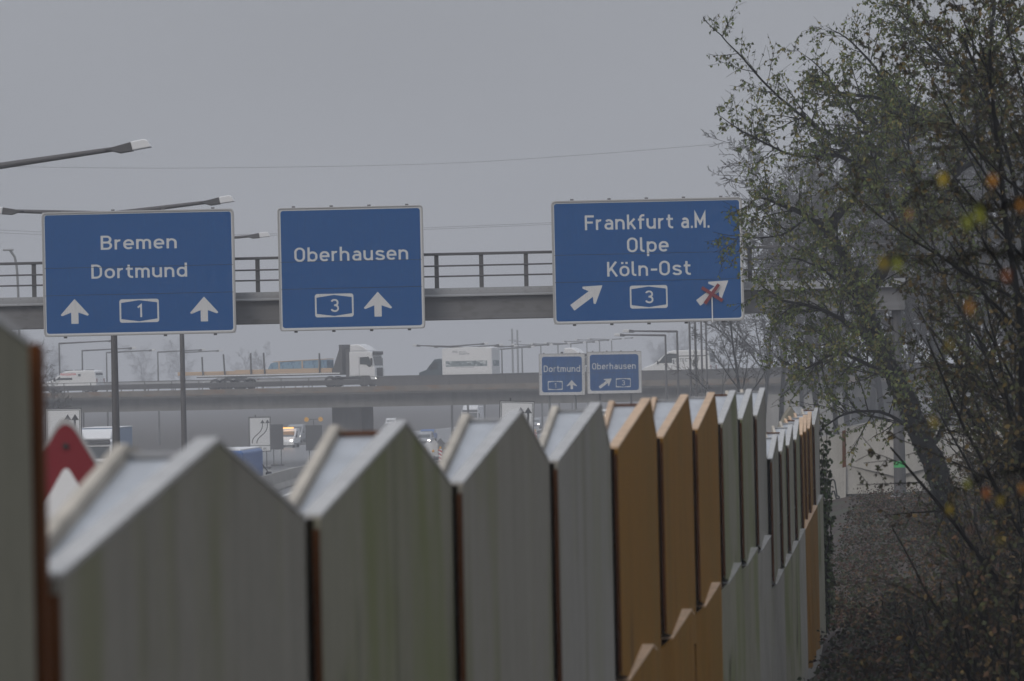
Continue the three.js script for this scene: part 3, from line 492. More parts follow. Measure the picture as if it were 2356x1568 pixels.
// ---------------------------------------------------------------- overpass
const TH = 0.314, OC = Math.cos(TH), OS = Math.sin(TH), OX = -14.4, OZ = 400, DECK = 3.12;
const ovp = (s, y, lz) => V3(OX + s * OC - lz * OS, y, -(OZ - s * OS - lz * OC));
const ovs = (px, lz) => { const k = (px - 1178) / F; return (k * (OZ - lz * OC) - OX + lz * OS) / (OC + k * OS); };
{
  const t = thing('overpass', 'long grey concrete road overpass crossing the motorway in the haze', 'bridge', ovp(0, 0, 0), -TH), s0 = -75, s1 = 62, L = s1 - s0, c = (s0 + s1) / 2, W = 26;
  const uvm = (g) => { const p = g.attributes.position, u = new Float32Array(p.count * 2); for (let i = 0; i < p.count; i++) { u[2 * i] = p.getX(i); u[2 * i + 1] = p.getY(i) + p.getZ(i); } g.setAttribute('uv', new THREE.BufferAttribute(u, 2)); return g; };
  part('deck', uvm(bx(L, 0.35, W, c, DECK - 0.175, -W / 2 - 0.4)), M.asphalt, t);
  part('edge_beam', (() => { const g = uvm(bx(L, 0.5, 0.45, c, DECK - 0.21, -0.2)); const u = g.attributes.uv; for (let i = 0; i < u.count; i++) { u.setX(i, u.getX(i) / 16); u.setY(i, u.getY(i) * 0.9); } return g; })(), M.fascia, t);
  for (const z of [-1.9, -7, -13, -19, -25]) part('girder', uvm(bx(L, 1.42, 0.9, c, DECK - 0.36 - 0.71, z - 0.45)), M.concreteDark, t);
  part('drip_edge', uvm(bx(L, 0.16, 0.7, c, DECK - 0.55, -0.55)), M.concreteDark, t);
  for (const [lz, h] of [[-0.12, 0.87], [-0.95, 0.62], [-13.2, 0.75], [-25.8, 0.9]]) {
    if (lz > -0.2 || lz < -20) { part('hand_rail', bx(L, 0.05, 0.05, c, DECK + h, lz), M.gantryDark, t); }
    if (lz < -0.2) part('guard_rail', mg([bx(L, 0.13, 0.06, c, DECK + h - 0.08, lz), bx(L, 0.13, 0.06, c, DECK + h - 0.23, lz), bx(L, 0.45, 0.03, c, DECK + h - 0.2, lz - 0.03)]), lz < -1 ? M.steel : M.gantryDark, t);
    for (let s = s0 + 1; s < s1; s += lz > -1 ? 2.6 : 4) part('rail_post', bx(0.07, h, 0.05, s, DECK + h / 2, lz - 0.05), M.gantryDark, t);
  }
  part('parapet_screen', uvm(bx(s1 - 2.5, 0.8, 0.06, (s1 + 2.5) / 2, DECK + 0.44, -0.22)), M.gantryDark, t);
  const ps = (ovs(756, -8) + ovs(842, -8)) / 2;
  part('pier', uvm(rbx(2.9, DECK + 3.2, 3, ps, (DECK - 1.78 - 4.6) / 2 + 0.1, -9, 0.1)), M.concreteDark, t);
  for (const s of [40, -66]) part('abutment', uvm(bx(10, 7.5, 25, s, -2, -13)), M.concreteDark, t);
}
// ---------------------------------------------------------------- vehicles
function wheel(t, x, z, r, w = 0.28) {
  const m = part('wheel', new THREE.CylinderGeometry(r, r, w, 20).rotateX(PI / 2), M.tyre, t); m.position.set(x, r, z);
  part('rim', new THREE.CylinderGeometry(r * 0.58, r * 0.62, w + 0.03, 14).rotateX(PI / 2), M.steel, m); return m;
}
const onSide = (pts, w, off = 0.006) => mg([1, -1].map((s) => { const g = new THREE.ExtrudeGeometry(new THREE.Shape(pts.map((p) => new THREE.Vector2(...p))), { depth: 0.012, bevelEnabled: false }); return g.translate(0, 0, s > 0 ? w / 2 + off - 0.006 : -w / 2 - off - 0.006); }));
const sides = (name, pts, w, mat, t) => { for (const s of [1, -1]) { const g = new THREE.ExtrudeGeometry(new THREE.Shape(pts.map((p) => new THREE.Vector2(...p))), { depth: 0.012, bevelEnabled: false }); part(name, g.translate(0, 0, s > 0 ? w / 2 : -w / 2 - 0.012), mat, t); } };
function sheet(a, b, w, t = 0.02, off = 0.015) {           // a cross-wise sheet between two profile points (windscreens, tailgates)
  const d = V3(b[0] - a[0], b[1] - a[1], 0), n = V3(-d.y, d.x, 0).normalize();
  const g = bx(d.length(), t, w); g.rotateZ(Math.atan2(d.y, d.x)); return g.translate((a[0] + b[0]) / 2 + n.x * off, (a[1] + b[1]) / 2 + n.y * off, 0);
}
function decal(t, name, w, h, x, y, z, draw, res = 60, back = false) {
  const m = new THREE.MeshStandardMaterial({ map: canvasTex(w, h, res, draw), roughness: 0.4 });
  const g = bx(w, h, 0.008); planarUV(g, -w / 2, -h / 2, w, h); const o = part(name, g, m, t); o.position.set(x, y, z); if (back) o.rotation.y = PI; return o;
}
const onDeck = (name, label, cat, px, lz, left) => thing(name, label, cat, ovp(ovs(px, lz), DECK, lz), left ? PI - TH : -TH, 'vehicles on the overpass');
function panelVan(t, L, H, W, mat, hood) {                 // x forward from the rear bumper at 0
  const wx = L - hood, P = [[0, 0.32], [-0.04, 0.9], [0.12, H - 0.12], [0.32, H], [wx - 1.75, H], [wx - 1.25, H - 0.1], [wx + 0.05, H * 0.56], [L - 0.18, H * 0.45], [L, H * 0.3], [L, 0.3]];
  part('body', prof(P, W, 0.09), mat, t);
  part('windscreen', sheet([wx - 1.12, H - 0.22], [wx - 0.02, H * 0.59], W - 0.3), M.glass, t);
  sides('side_window', [[wx - 2.05, H * 0.58], [wx - 2.05, H - 0.3], [wx - 1.4, H - 0.24], [wx - 0.95, H - 0.42], [wx - 0.35, H * 0.58]], W, M.glass, t);
  part('rear_window', sheet([0.07, H - 0.25], [0.0, H * 0.58], W - 0.35, 0.02, 0.03), M.glass, t);
  part('sill', onSide([[0.3, 0.33], [L - 0.3, 0.33], [L - 0.3, 0.48], [0.3, 0.48]], W), M.darkGrey, t);
  for (const z of [-W / 2 + 0.14, W / 2 - 0.14]) { wheel(t, 0.95, z, 0.34); wheel(t, L - 0.95, z, 0.34); part('rear_light', bx(0.05, 0.4, 0.12, -0.035, 1.05, z * 1.0), M.red, t); part('headlight', rbx(0.1, 0.18, 0.3, L - 0.04, H * 0.38, z * 0.92, 0.03), M.cover, t); }
  for (const z of [-1, 1]) part('mirror', rbx(0.12, 0.3, 0.16, wx - 0.35, H * 0.6, z * (W / 2 + 0.12), 0.04), M.black, t);
  return t;
}
{
  const t = onDeck('panel_van', 'white panel van with red lettering heading left on the overpass', 'van', 228, -9, true); panelVan(t, 5.4, 2.02, 1.95, M.vanWhite, 1.0);
  decal(t, 'lettering', 2.3, 0.42, 2.4, 1.58, -0.985, (x, w, h) => { x.fillStyle = '#dcdddf'; x.fillRect(0, 0, w, h); x.fillStyle = '#c9474a'; x.font = 'bold 0.42px sans-serif'; x.textBaseline = 'middle'; x.fillText('AGLEDINA', 0.04, 0.2, 1.55); x.fillStyle = '#555a60'; x.fillRect(1.8, 0.08, 0.26, 0.24); }, 80, true);
  for (const x of [1.0, 2.1, 3.1]) part('roof_bar', bx(0.09, 0.07, 1.7, x, 2.05, 0), M.darkGrey, t);
}
{
  const t = onDeck('panel_van', 'white high-roofed van with grey lettering on the overpass beside the hazy Oberhausen sign', 'van', 1640, -11, true); panelVan(t, 6.2, 2.6, 2.05, M.vanWhite, 1.1);
  part('roof_gutter', onSide([[0.3, 2.06], [4.0, 2.06], [4.0, 2.13], [0.3, 2.13]], 2.05, 0.012), M.darkGrey, t);
  decal(t, 'lettering', 1.7, 0.6, 2.6, 1.6, -1.035, (x, w, h) => { x.fillStyle = '#dcdddf'; x.fillRect(0, 0, w, h); x.fillStyle = '#6c7278'; x.font = 'bold 0.4px sans-serif'; x.textBaseline = 'middle'; x.fillText('SITEC', 0.32, 0.3, 1.25); x.fillRect(0.05, 0.1, 0.16, 0.4); }, 80, true);
}
function tractor(t, x0, mat, W = 2.5) {                    // cab from x0 (rear) to x0 + 2.4, ground at 0
  const X = (a, b) => [x0 + a, b];
  part('cab', prof([X(0, 0.95), X(0, 3.05), X(0.1, 3.12), X(1.9, 3.1), X(2.15, 2.95), X(2.33, 1.8), X(2.4, 1.55), X(2.4, 0.42), X(1.95, 0.4), X(1.9, 0.95)], W, 0.07), mat, t);
  part('roof_fairing', prof([X(0.02, 3.13), X(0.05, 3.72), X(0.75, 3.78), X(1.2, 3.6), X(1.75, 3.2), X(1.75, 3.13)], W - 0.2, 0.12), mat, t);
  part('windscreen', sheet([x0 + 2.14, 2.82], [x0 + 2.32, 1.85], W - 0.28), M.glass, t);
  part('sun_visor', rbx(0.2, 0.3, W - 0.2, x0 + 2.26, 2.95, 0, 0.05), M.darkGrey, t);
  sides('side_window', [X(1.0, 1.98), X(1.0, 2.6), X(1.85, 2.64), X(2.0, 2.2), X(2.05, 1.78), X(1.85, 1.72), X(1.6, 1.94)], W, M.glass, t);
  part('door_line', onSide([X(0.92, 0.95), X(0.94, 0.95), X(0.94, 2.7), X(0.92, 2.7)], W), M.darkGrey, t);
  part('cab_step', onSide([X(0.9, 0.5), X(1.2, 0.95), X(1.9, 0.95), X(2.1, 0.55)], W, 0.01), M.darkGrey, t);
  part('grille', rbx(0.06, 0.75, 1.5, x0 + 2.4, 1.28, 0, 0.02), M.darkGrey, t);
  part('bumper', rbx(0.12, 0.35, W - 0.1, x0 + 2.4, 0.55, 0, 0.05), mat, t);
  for (const z of [-1, 1]) {
    part('headlight', rbx(0.08, 0.16, 0.4, x0 + 2.44, 0.68, z * 0.98, 0.03), M.head, t);
    part('mirror', rbx(0.14, 0.62, 0.2, x0 + 2.12, 2.2, z * (W / 2 + 0.16), 0.04), M.black, t);
    wheel(t, x0 + 1.3, z * (W / 2 - 0.17), 0.5);
    part('side_deflector', rbx(0.3, 2.5, 0.04, x0 - 0.18, 2.1, z * (W / 2 - 0.05), 0.01), M.darkGrey, t);
  }
  part('chassis', bx(4.2, 0.25, 0.9, x0 - 0.4, 0.8, 0), M.black, t);
  for (const z of [-1, 1]) wheel(t, x0 - 1.9, z * (W / 2 - 0.3), 0.5, 0.5);
}
let flatX;
{
  const lz = -3.2, t = onDeck('flatbed_truck', 'white truck cab pulling a long flatbed trailer with upright stakes', 'truck', 872, lz, false);
  tractor(t, -2.4, M.truckWhite); flatX = t;
  part('headboard', prof([[-4.1, 1.15], [-4.0, 1.5], [-3.35, 3.3], [-3.35, 3.75], [-3.05, 3.75], [-3.05, 1.15]], 2.45, 0.02), M.darkGrey, t);
  part('trailer_bed', rbx(13.6, 0.22, 2.5, -10.1, 1.2, 0, 0.03), M.darkGrey, t);
  part('bed_edge', mg([bx(13.6, 0.1, 0.03, -10.1, 1.24, 1.265), bx(13.6, 0.1, 0.03, -10.1, 1.24, -1.265)]), M.white, t);
  part('side_guard', mg([bx(4.5, 0.12, 0.03, -7.5, 0.55, 1.2), bx(4.5, 0.12, 0.03, -7.5, 0.8, 1.2)]), M.steel, t);
  for (const x of [-12.6, -13.9, -15.2]) for (const z of [-1.05, 1.05]) wheel(t, x, z, 0.48, 0.36);
  for (const [x, h, tilt] of [[-5.2, 3.0, 0], [-10.4, 3.15, -0.04], [-11.7, 3.15, 0], [-14.2, 3.1, -0.05], [-16.3, 2.9, -0.03]]) { const m = part('stake', bx(0.12, h - 1.2, 0.1, 0, (h - 1.2) / 2, 0), M.darkGrey, t); m.position.set(x, 1.25, 1.2); m.rotation.z = -tilt; }
  const wpos = (x, y, z) => t.localToWorld(V3(x, y, z)); t.updateMatrixWorld(true);
  const beam = (L, x, y, z, hgt, lab) => { const m = part('timber_beam', rbx(L, hgt, 0.2, 0, 0, 0, 0.01), M.timber, scene); m.position.copy(wpos(x, y, z)); m.rotation.y = -TH; tag(m, lab, 'timber', 'timber beams on the flatbed'); };
  for (const [k, z] of [0.98, 0.7, 0.3].entries()) { beam(9.2, -8.7, 1.52, z, 0.4, 'thick pale timber beam on the front half of the flatbed trailer'); beam(8.4, -14.6 + 0.3 * k, 1.48, z - 0.06, 0.32, 'long pale timber beam overhanging the rear of the flatbed trailer'); }
  const b = thing('wrapped_bundle', 'bundle wrapped in blue foil with timber slats on the flatbed truck', 'bundle', wpos(-7.2, 1.73, 0.1), -TH);
  part('wrapping', prof([[-3, 0], [-2.7, 0.5], [-2.3, 0.6], [2.6, 0.72], [2.6, 0]], 1.8, 0.04), M.tarp, b); part('top_board', (() => { const g = bx(5.1, 0.05, 1.9, 0.05, 0, 0); g.rotateZ(0.03); return g.translate(0, 0.72, 0); })(), M.timber, b);
  for (const x of [-1.9, 0.3, 1.9]) part('slat', bx(0.14, 0.66, 0.03, x, 0.33, 0.92), M.timber, b);
}
{ // box truck heading left
  const t = onDeck('box_truck', 'box truck with a white printed tarpaulin body and a dark blue cab', 'truck', 1140, -11, true);
  part('box_body', rbx(4.7, 2.35, 2.3, 2.35, 2.05, 0, 0.04), M.truckWhite, t);
  part('roof_bow', prof([[0.02, 3.2], [0.3, 3.27], [2.4, 3.34], [4.4, 3.26], [4.68, 3.2]], 2.28, 0.02), M.white, t);
  part('cab', prof([[4.75, 0.4], [4.75, 2.25], [5.0, 2.35], [5.5, 2.3], [6.25, 1.4], [6.95, 1.15], [7.05, 0.4]], 2.0, 0.08), M.darkBlueCab, t);
  part('windscreen', sheet([5.55, 2.22], [6.22, 1.44], 1.7), M.glass, t); sides('side_window', [[5.15, 1.4], [5.15, 2.05], [5.5, 2.08], [6.05, 1.4]], 2.0, M.glass, t);
  part('chassis', bx(6.5, 0.3, 0.9, 3.4, 0.65, 0), M.black, t); for (const z of [-0.9, 0.9]) { wheel(t, 1.3, z, 0.36); wheel(t, 6.2, z, 0.36); }
  for (const z of [-1, 1]) part('mirror', rbx(0.12, 0.35, 0.14, 5.85, 1.6, z * 1.14, 0.04), M.black, t);
  decal(t, 'printed_side', 4.4, 2.0, 2.35, 2.05, -1.157, (x, w, h) => {
    x.fillStyle = '#dfe0e2'; x.fillRect(0, 0, w, h); x.fillStyle = '#8a8f95'; x.font = 'bold 0.3px sans-serif'; x.fillText('Duarte', 1.45, 0.68, 1.1); x.font = '0.22px sans-serif'; x.fillText('mosser', 1.45, 0.4, 1.0); x.font = 'bold 0.4px sans-serif'; x.fillText('mo', 0.85, 0.62, 0.5);
    x.fillStyle = '#7d8a90'; x.fillRect(0.2, 0.95, 3.9, 0.5); for (let i = 0; i < 40; i++) { x.fillStyle = ['#5d6b72', '#a3adb0', '#c6ccce', '#4f6068'][i % 4]; x.fillRect(0.2 + rr(0, 3.6), 0.95 + rr(0, 0.3), rr(0.05, 0.3), rr(0.05, 0.2)); }
    x.fillStyle = '#8a8f95'; x.font = '0.17px sans-serif'; x.fillText('www.mosser-duarte.de', 1.1, 1.75, 2.2);
  }, 90, true);
  const r = decal(t, 'printed_rear', 2.0, 2.0, -0.006, 2.05, 0, (x, w, h) => { x.fillStyle = '#d8dadc'; x.fillRect(0, 0, w, h); x.fillStyle = '#74828a'; x.fillRect(0.15, 0.95, 1.7, 0.5); x.fillStyle = '#a7afb3'; x.fillRect(0.4, 1.0, 0.5, 0.25); }, 60); r.rotation.y = -PI / 2;
}
{ // truck whose cab is half hidden by the Dortmund sign
  const t = onDeck('flatbed_truck', 'dark empty flatbed truck with a white cab half hidden behind the hazy Dortmund sign', 'truck', 1352, -3.2, false);
  tractor(t, -2.4, M.truckWhite); part('trailer_bed', rbx(5.2, 0.22, 2.5, -5.9, 1.02, 0, 0.03), std([0.03, 0.09, 0.075], 0.6), t); part('tool_box', rbx(0.7, 1.2, 1.6, -3.2, 1.75, 0, 0.03), M.darkGrey, t);
  t.scale.setScalar(0.8); part('exhaust', rod(V3(-2.65, 0.9, 1.1), V3(-2.65, 3.3, 1.1), 0.09), M.darkGrey, t); for (const z of [-1.05, 1.05]) wheel(t, -7.3, z, 0.45, 0.36);
}
function car(t, mat, H = 1.48, L = 4.4, lights = true) {
  const W = 1.8;
  part('body', prof([[0, 0.3], [-0.03, 0.75], [0.1, 0.95], [L - 1.2, 0.95], [L - 0.15, 0.78], [L, 0.55], [L, 0.28]], W, 0.09), mat, t);
  part('cabin', prof([[0.15, 0.93], [0.5, H - 0.1], [0.9, H], [2.2, H], [2.6, H - 0.08], [L - 1.15, 0.93]], W - 0.22, 0.1), mat, t);
  part('windscreen', sheet([2.55, H - 0.1], [L - 1.18, 0.97], W - 0.45), M.glass, t); part('rear_window', sheet([0.52, H - 0.12], [0.2, 0.98], W - 0.45, 0.02, 0.02), M.glass, t);
  sides('side_window', [[0.45, 0.97], [0.75, H - 0.12], [2.15, H - 0.12], [2.75, 0.97]], W - 0.22, M.glass, t);
  for (const z of [-0.78, 0.78]) { wheel(t, 0.85, z, 0.32, 0.22); wheel(t, L - 0.85, z, 0.32, 0.22); part('headlight', rbx(0.1, 0.13, 0.3, L - 0.03, 0.66, z * 0.82, 0.03), lights ? M.head : M.cover, t); part('rear_light', bx(0.05, 0.14, 0.3, -0.02, 0.78, z * 0.84), M.red, t); }
  part('grille', bx(0.04, 0.2, 0.9, L, 0.48, 0), M.darkGrey, t);
}
{ const t = onDeck('estate_car', 'silver estate car of which only the roof shows over the timber load', 'car', 585, -13.5, true); car(t, M.steel, 1.62, 4.8, false); }
// vehicles on the motorway below: +x of a vehicle points along its heading
const heading = (z, toward) => { const dx = medX(z + 4) - medX(z - 4), a = Math.atan2(8, dx); return toward ? a + PI : a; };
function onRoad(name, label, cat, px, z, toward, group = 'traffic on the motorway') { const x = (px - 1178) / F * z; return thing(name, label, cat, [x, roadY(z), -z], heading(z, toward), group); }
{
  const t = onRoad('panel_van', 'white van with an amber light bar and headlights on beside the dark board', 'van', 666, 520, true); panelVan(t, 5.2, 2.1, 1.95, M.vanWhite, 1.1);
  for (const z of [-0.7, 0.7]) part('headlight', rbx(0.12, 0.2, 0.3, 5.2, 0.8, z, 0.05), M.head, t); part('light_bar', rbx(0.3, 0.14, 1.4, 3.2, 2.2, 0, 0.04), M.amberGlow, t);
  const u = onRoad('panel_van', 'grey van with headlights on, close behind the van with the light bar', 'van', 683, 560, true); panelVan(u, 5, 2.2, 1.9, M.steel, 1); for (const z of [-0.7, 0.7]) part('headlight', rbx(0.12, 0.2, 0.3, 5, 0.8, z, 0.05), M.head, u);
  const c = onRoad('car', 'white car with headlights on, driving alone under the overpass', 'car', 898, 745, true); car(c, M.vanWhite, 1.6); c.position.y = at(898, 985, 745).y;
  const ramp = thing('ramp_embankment', 'grey earth ramp carrying the lone white car and truck under the overpass', 'embankment', [0, 0, 0]);
  const a0 = at(880, 985, 745).y, A = [[-22, 900], [-10, 640], [6, 640], [30, 900]];
  part('ramp_body', (() => { const s = new THREE.Shape(A.map(([x, z]) => new THREE.Vector2(x, z))); return new THREE.ExtrudeGeometry(s, { depth: a0 + 7, bevelEnabled: false }).rotateX(-PI / 2).translate(0, -7, 0); })(), M.asphalt, ramp);
  const k = onRoad('lorry', 'white lorry seen head on with one headlight lit, under the overpass', 'truck', 1093, 690, true); k.position.y = a0; tractor(k, 6.5, M.truckWhite); part('box_body', rbx(8, 2.6, 2.5, 2.3, 2.3, 0, 0.05), M.truckWhite, k); for (const z of [-1, 1]) wheel(k, 0, z, 0.5);
  const d = onRoad('car', 'small car with a glowing headlight next to the head-on lorry', 'car', 1133, 700, true); d.position.y = a0; car(d, M.steel);
  const e = onRoad('car', 'pale car with headlights on, in the haze below the far Oberhausen sign', 'car', 1385, 640, true); e.position.y = at(1385, 968, 640).y; car(e, M.vanWhite, 1.6);
  const lr = onRoad('lorry', 'white lorry with a long blue-grey trailer between the arrow board and the tall posts', 'truck', 207, 300, true); tractor(lr, -2.4, M.truckWhite); part('box_body', rbx(6.5, 2.75, 2.5, -6.2, 2.45, 0, 0.05), std([0.12, 0.2, 0.33], 0.5), lr); for (const x of [-8, -6.7]) for (const z of [-1, 1]) wheel(lr, x, z, 0.5); part('trailer_roof', rbx(6.5, 0.05, 2.54, -6.2, 3.85, 0, 0.02), M.white, lr);
  lr.rotation.y = heading(300, true) - 0.06; lr.position.y = at(200, 986, 300).y - 3.87;
}
{ // blue coach behind the first barrier panel
  const z = 236, x = (498 - 1178) / F * z, t = thing('coach', 'blue coach with white stripe and lettering and a black wing mirror', 'coach', [x, at(575, 1034, z).y - 3.42, -z], PI / 2 - 0.06, 'traffic on the motorway');
  part('body', rbx(9, 3.0, 2.5, 4.5, 1.85, 0, 0.22, 4), M.blueVan, t); part('roof', rbx(8.6, 0.12, 2.2, 4.5, 3.36, 0, 0.05), M.white, t);
  part('bumper', rbx(0.2, 0.4, 2.5, 0.02, 0.5, 0, 0.08), M.darkGrey, t);
  const q = decal(t, 'rear_print', 2.1, 1.7, -0.002, 2.35, 0, (c, w, h) => { c.fillStyle = '#1f5ba6'; c.fillRect(0, 0, w, h); c.fillStyle = '#d5dce6'; c.fillRect(0, 0.62, w, 0.06); c.font = 'bold 0.36px sans-serif'; c.fillText('.com', 0.75, 0.42, 0.8); c.fillRect(1.62, 0.98, 0.26, 0.22); }, 120); q.rotation.y = -PI / 2;
  for (const x of [1.8, 7.4]) for (const z of [-1.05, 1.05]) wheel(t, x, z, 0.5);
  for (const s of [-1, 1]) { const m = part('wing_mirror', rbx(0.2, 0.62, 0.34, 8.6, 1.75, s * 1.58, 0.08, 3), M.black, t); part('mirror_arm', rod(V3(8.7, 2.5, s * 1.2), V3(8.6, 2.0, s * 1.58), 0.03), M.black, m); }
}
{ const t = onRoad('car', 'dark car with red tail lights beyond the tilted arrow board', 'car', 1250, 330, false); car(t, M.darkGrey); for (const z of [-0.62, 0.62]) part('tail_light', bx(0.06, 0.14, 0.3, -0.04, 0.8, z), M.tail, t); }
for (const [i, [off, z]] of [[-4.3, 445], [-8.4, 470], [-4.3, 505], [-8.4, 545], [-4.2, 590], [-8.3, 620], [-4.2, 660], [4.2, 470], [8.2, 520], [4.2, 570]].entries()) {
  const t = thing('car', off < 0 ? 'small hazy car with headlights on in the oncoming queue beyond the overpass' : 'small hazy car driving away among the striped beacons', 'car', [medX(z) + off, roadY(z), -z], heading(z, off < 0), 'queue of cars beyond the overpass');
  car(t, [M.vanWhite, M.darkGrey, M.steel, M.blueVan][i % 4], rr(1.42, 1.62), 4.4, off < 0);
}
// ---------------------------------------------------------------- temporary boards and beacons
function arrowBoard(label, cx, cy, w, h, z, lean, draw) {
  const s = z / F, W = w * s, H = h * s, c = at(cx, cy, z), y0 = roadY(z), t = thing('diversion_board', label, 'road sign', [c.x, y0, -z], 0, 'white lane shift boards'), yc = c.y - y0;
  const g = new THREE.Group(); t.rotation.z = lean;
  const p = bx(W, H, 0.03, 0, yc, 0); planarUV(p, -W / 2, yc - H / 2, W, H); part('board', p, mapped(canvasTex(w, h, 6, draw), 0.5), t);
  part('board_frame', mg([bx(W + 0.1, 0.05, 0.06, 0, yc + H / 2 + 0.025, 0), bx(W + 0.1, 0.05, 0.06, 0, yc - H / 2 - 0.025, 0), bx(0.05, H, 0.06, -W / 2 - 0.025, yc, 0), bx(0.05, H, 0.06, W / 2 + 0.025, yc, 0)]), M.darkGrey, t);
  part('stand_post', mg([bx(0.09, yc + H / 2 + 0.2, 0.08, -W * 0.2, (yc + H / 2 + 0.2) / 2, -0.06), bx(0.09, yc + H / 2, 0.08, W * 0.3, (yc + H / 2) / 2, -0.06)]), M.darkGrey, t);
  part('stand_foot', rbx(W, 0.14, 1.1, 0, 0.07, -0.1, 0.03), M.darkGrey, t);
}
const two = (x, a, b, tips) => { x.strokeStyle = '#2c3036'; x.fillStyle = '#2c3036'; x.lineWidth = b; for (const p of a) { x.beginPath(); x.moveTo(p[0], p[1]); x.bezierCurveTo(...p.slice(2)); x.stroke(); } for (const [tx, ty] of tips) { x.beginPath(); x.moveTo(tx, ty); x.lineTo(tx + 9, ty + 14); x.lineTo(tx - 9, ty + 14); x.fill(); } };
const edge = (x, w, h) => { x.fillStyle = '#d7d9db'; x.fillRect(0, 0, w, h); x.strokeStyle = '#3a3e44'; x.lineWidth = 1.4; x.strokeRect(2.5, 2.5, w - 5, h - 5); };
arrowBoard('white lane shift board with two curved arrows behind the red-edged sign', 146, 1012, 80, 140, 230, 0, (x, w, h) => { edge(x, w, h); two(x, [[24, 128, 24, 80, 50, 75, 50, 24], [40, 128, 44, 80, 68, 75, 66, 24]], 5, [[50, 12], [67, 12]]); });
arrowBoard('tilted white lane shift board with two black arrows rising behind the barrier gables', 1183, 995, 76, 140, 235, -0.04, (x, w, h) => { edge(x, w, h); two(x, [[28, 128, 30, 100, 47, 80, 47, 24], [34, 128, 36, 80, 68, 70, 64, 24]], 5, [[47, 12], [64, 12]]); });
arrowBoard('white lane shift board with two curved arrows and a 200 m plate', 597.5, 1000, 48, 78, 372, 0, (x, w, h) => {
  x.fillStyle = '#d7d9db'; x.fillRect(0, 0, w, h); x.strokeStyle = '#3a3e44'; x.lineWidth = 0.9; x.strokeRect(0.8, 0.8, w - 1.6, 64); x.strokeRect(0.8, 65.5, w - 1.6, 11.8);
  x.save(); x.scale(0.6, 0.6); two(x, [[10, 99, 10, 62, 52, 70, 51, 22], [28, 99, 28, 66, 72, 72, 70, 22]], 3.4, [[51, 9], [70, 9]]); x.restore(); word(x, '200 m', 12, 38, 75, 7, '#2c3036');
});
for (const [px, py, w, h, lab] of [[637, 1006, 29, 58, 'dark back of a tall sign board next to the 200 m board'], [722, 1008, 38, 58, 'dark back of a tall sign board topped by two amber warning lamps']]) {
  const z = 388, s = z / F, c = at(px, py, z), y0 = roadY(z), t = thing('reversed_sign', lab, 'road sign', [c.x, y0, -z]), yc = c.y - y0, W = w * s, H = h * s;
  part('board', rbx(W, H, 0.08, 0, yc, 0, 0.03), M.darkGrey, t); part('stand_post', mg([bx(0.08, yc, 0.08, -W * 0.3, yc / 2, -0.1), bx(0.08, yc, 0.08, W * 0.3, yc / 2, -0.1)]), M.darkGrey, t); part('stand_foot', bx(W, 0.14, 1, 0, 0.07, 0), M.darkGrey, t);
  if (px > 700) { part('lamp_pole', mg([bx(0.06, 0.55, 0.06, 0, yc + H / 2 + 0.25, 0), bx(1.2, 0.05, 0.05, 0, yc + H / 2 + 0.5, 0)]), M.darkGrey, t); for (const x of [-0.6, 0.6]) part('warning_lamp', new THREE.CylinderGeometry(0.2, 0.2, 0.15, 16).rotateX(PI / 2).translate(x, yc + H / 2 + 0.5, 0.05), M.amber, t); }
}
{
  const stripe = mapped(canvasTex(25, 100, 4, (x, w, h) => { x.fillStyle = '#e0e0e0'; x.fillRect(0, 0, w, h); x.fillStyle = '#b02a2c'; for (let i = -1; i < 5; i++) { x.beginPath(); x.moveTo(0, i * 30); x.lineTo(25, i * 30 + 18); x.lineTo(25, i * 30 + 33); x.lineTo(0, i * 30 + 15); x.fill(); } }), 0.5);
  const base = thing('guide_beacon', 'small red and white striped guide beacon standing on the motorway', 'beacon', [0, 0, 0], 0, 'guide beacons'), g = bx(0.3, 1.05, 0.05, 0, 0.66, 0); planarUV(g, -0.15, 0.135, 0.3, 1.05);
  part('plate', g, stripe, base); part('foot', rbx(0.8, 0.13, 0.4, 0, 0.065, 0, 0.04), M.darkGrey, base); part('warning_lamp', rbx(0.18, 0.2, 0.1, 0, 1.28, 0, 0.04), M.amber, base);
  const spots = []; for (let i = 0; i < 14; i++) spots.push([medX(300 + i * 17) + 4.6 + 0.1 * i, 300 + i * 17]); for (let i = 0; i < 12; i++) spots.push([medX(350 + i * 15) + 9 + 0.25 * i, 350 + i * 15]); for (let i = 0; i < 8; i++) spots.push([medX(420 + i * 20) + 6.5, 420 + i * 20]);
  spots.forEach(([x, z], i) => { const o = i ? copy(base) : base; o.position.set(x, roadY(z), -z); o.rotation.y = 0.1 * Math.sin(i * 3); });
  const ar = thing('arrow_marker', 'white arrow-shaped marker board with round lamps among the beacons', 'road sign', [0, 0, 0], 0, 'white arrow markers'), sh = new THREE.Shape([[-0.3, 0], [0.3, 0], [0.3, 1.0], [0.45, 1.0], [0, 1.5], [-0.45, 1.0], [-0.3, 1.0]].map((q) => new THREE.Vector2(...q)));
  part('marker_plate', new THREE.ExtrudeGeometry(sh, { depth: 0.05, bevelEnabled: false }).translate(0, 0.35, 0), M.white, ar); part('marker_foot', bx(0.9, 0.12, 0.5, 0, 0.06, 0), M.darkGrey, ar); part('marker_leg', bx(0.1, 0.4, 0.06, 0, 0.25, -0.04), M.darkGrey, ar); part('marker_lamp', new THREE.SphereGeometry(0.12, 10, 6).translate(0.42, 0.9, 0.05), M.amber, ar);
  for (const [i, px] of [980, 994, 1008].entries()) { const z = 395 + i * 8, o = i ? copy(ar) : ar; o.position.set((px - 1178) / F * z, roadY(z), -z); }
}
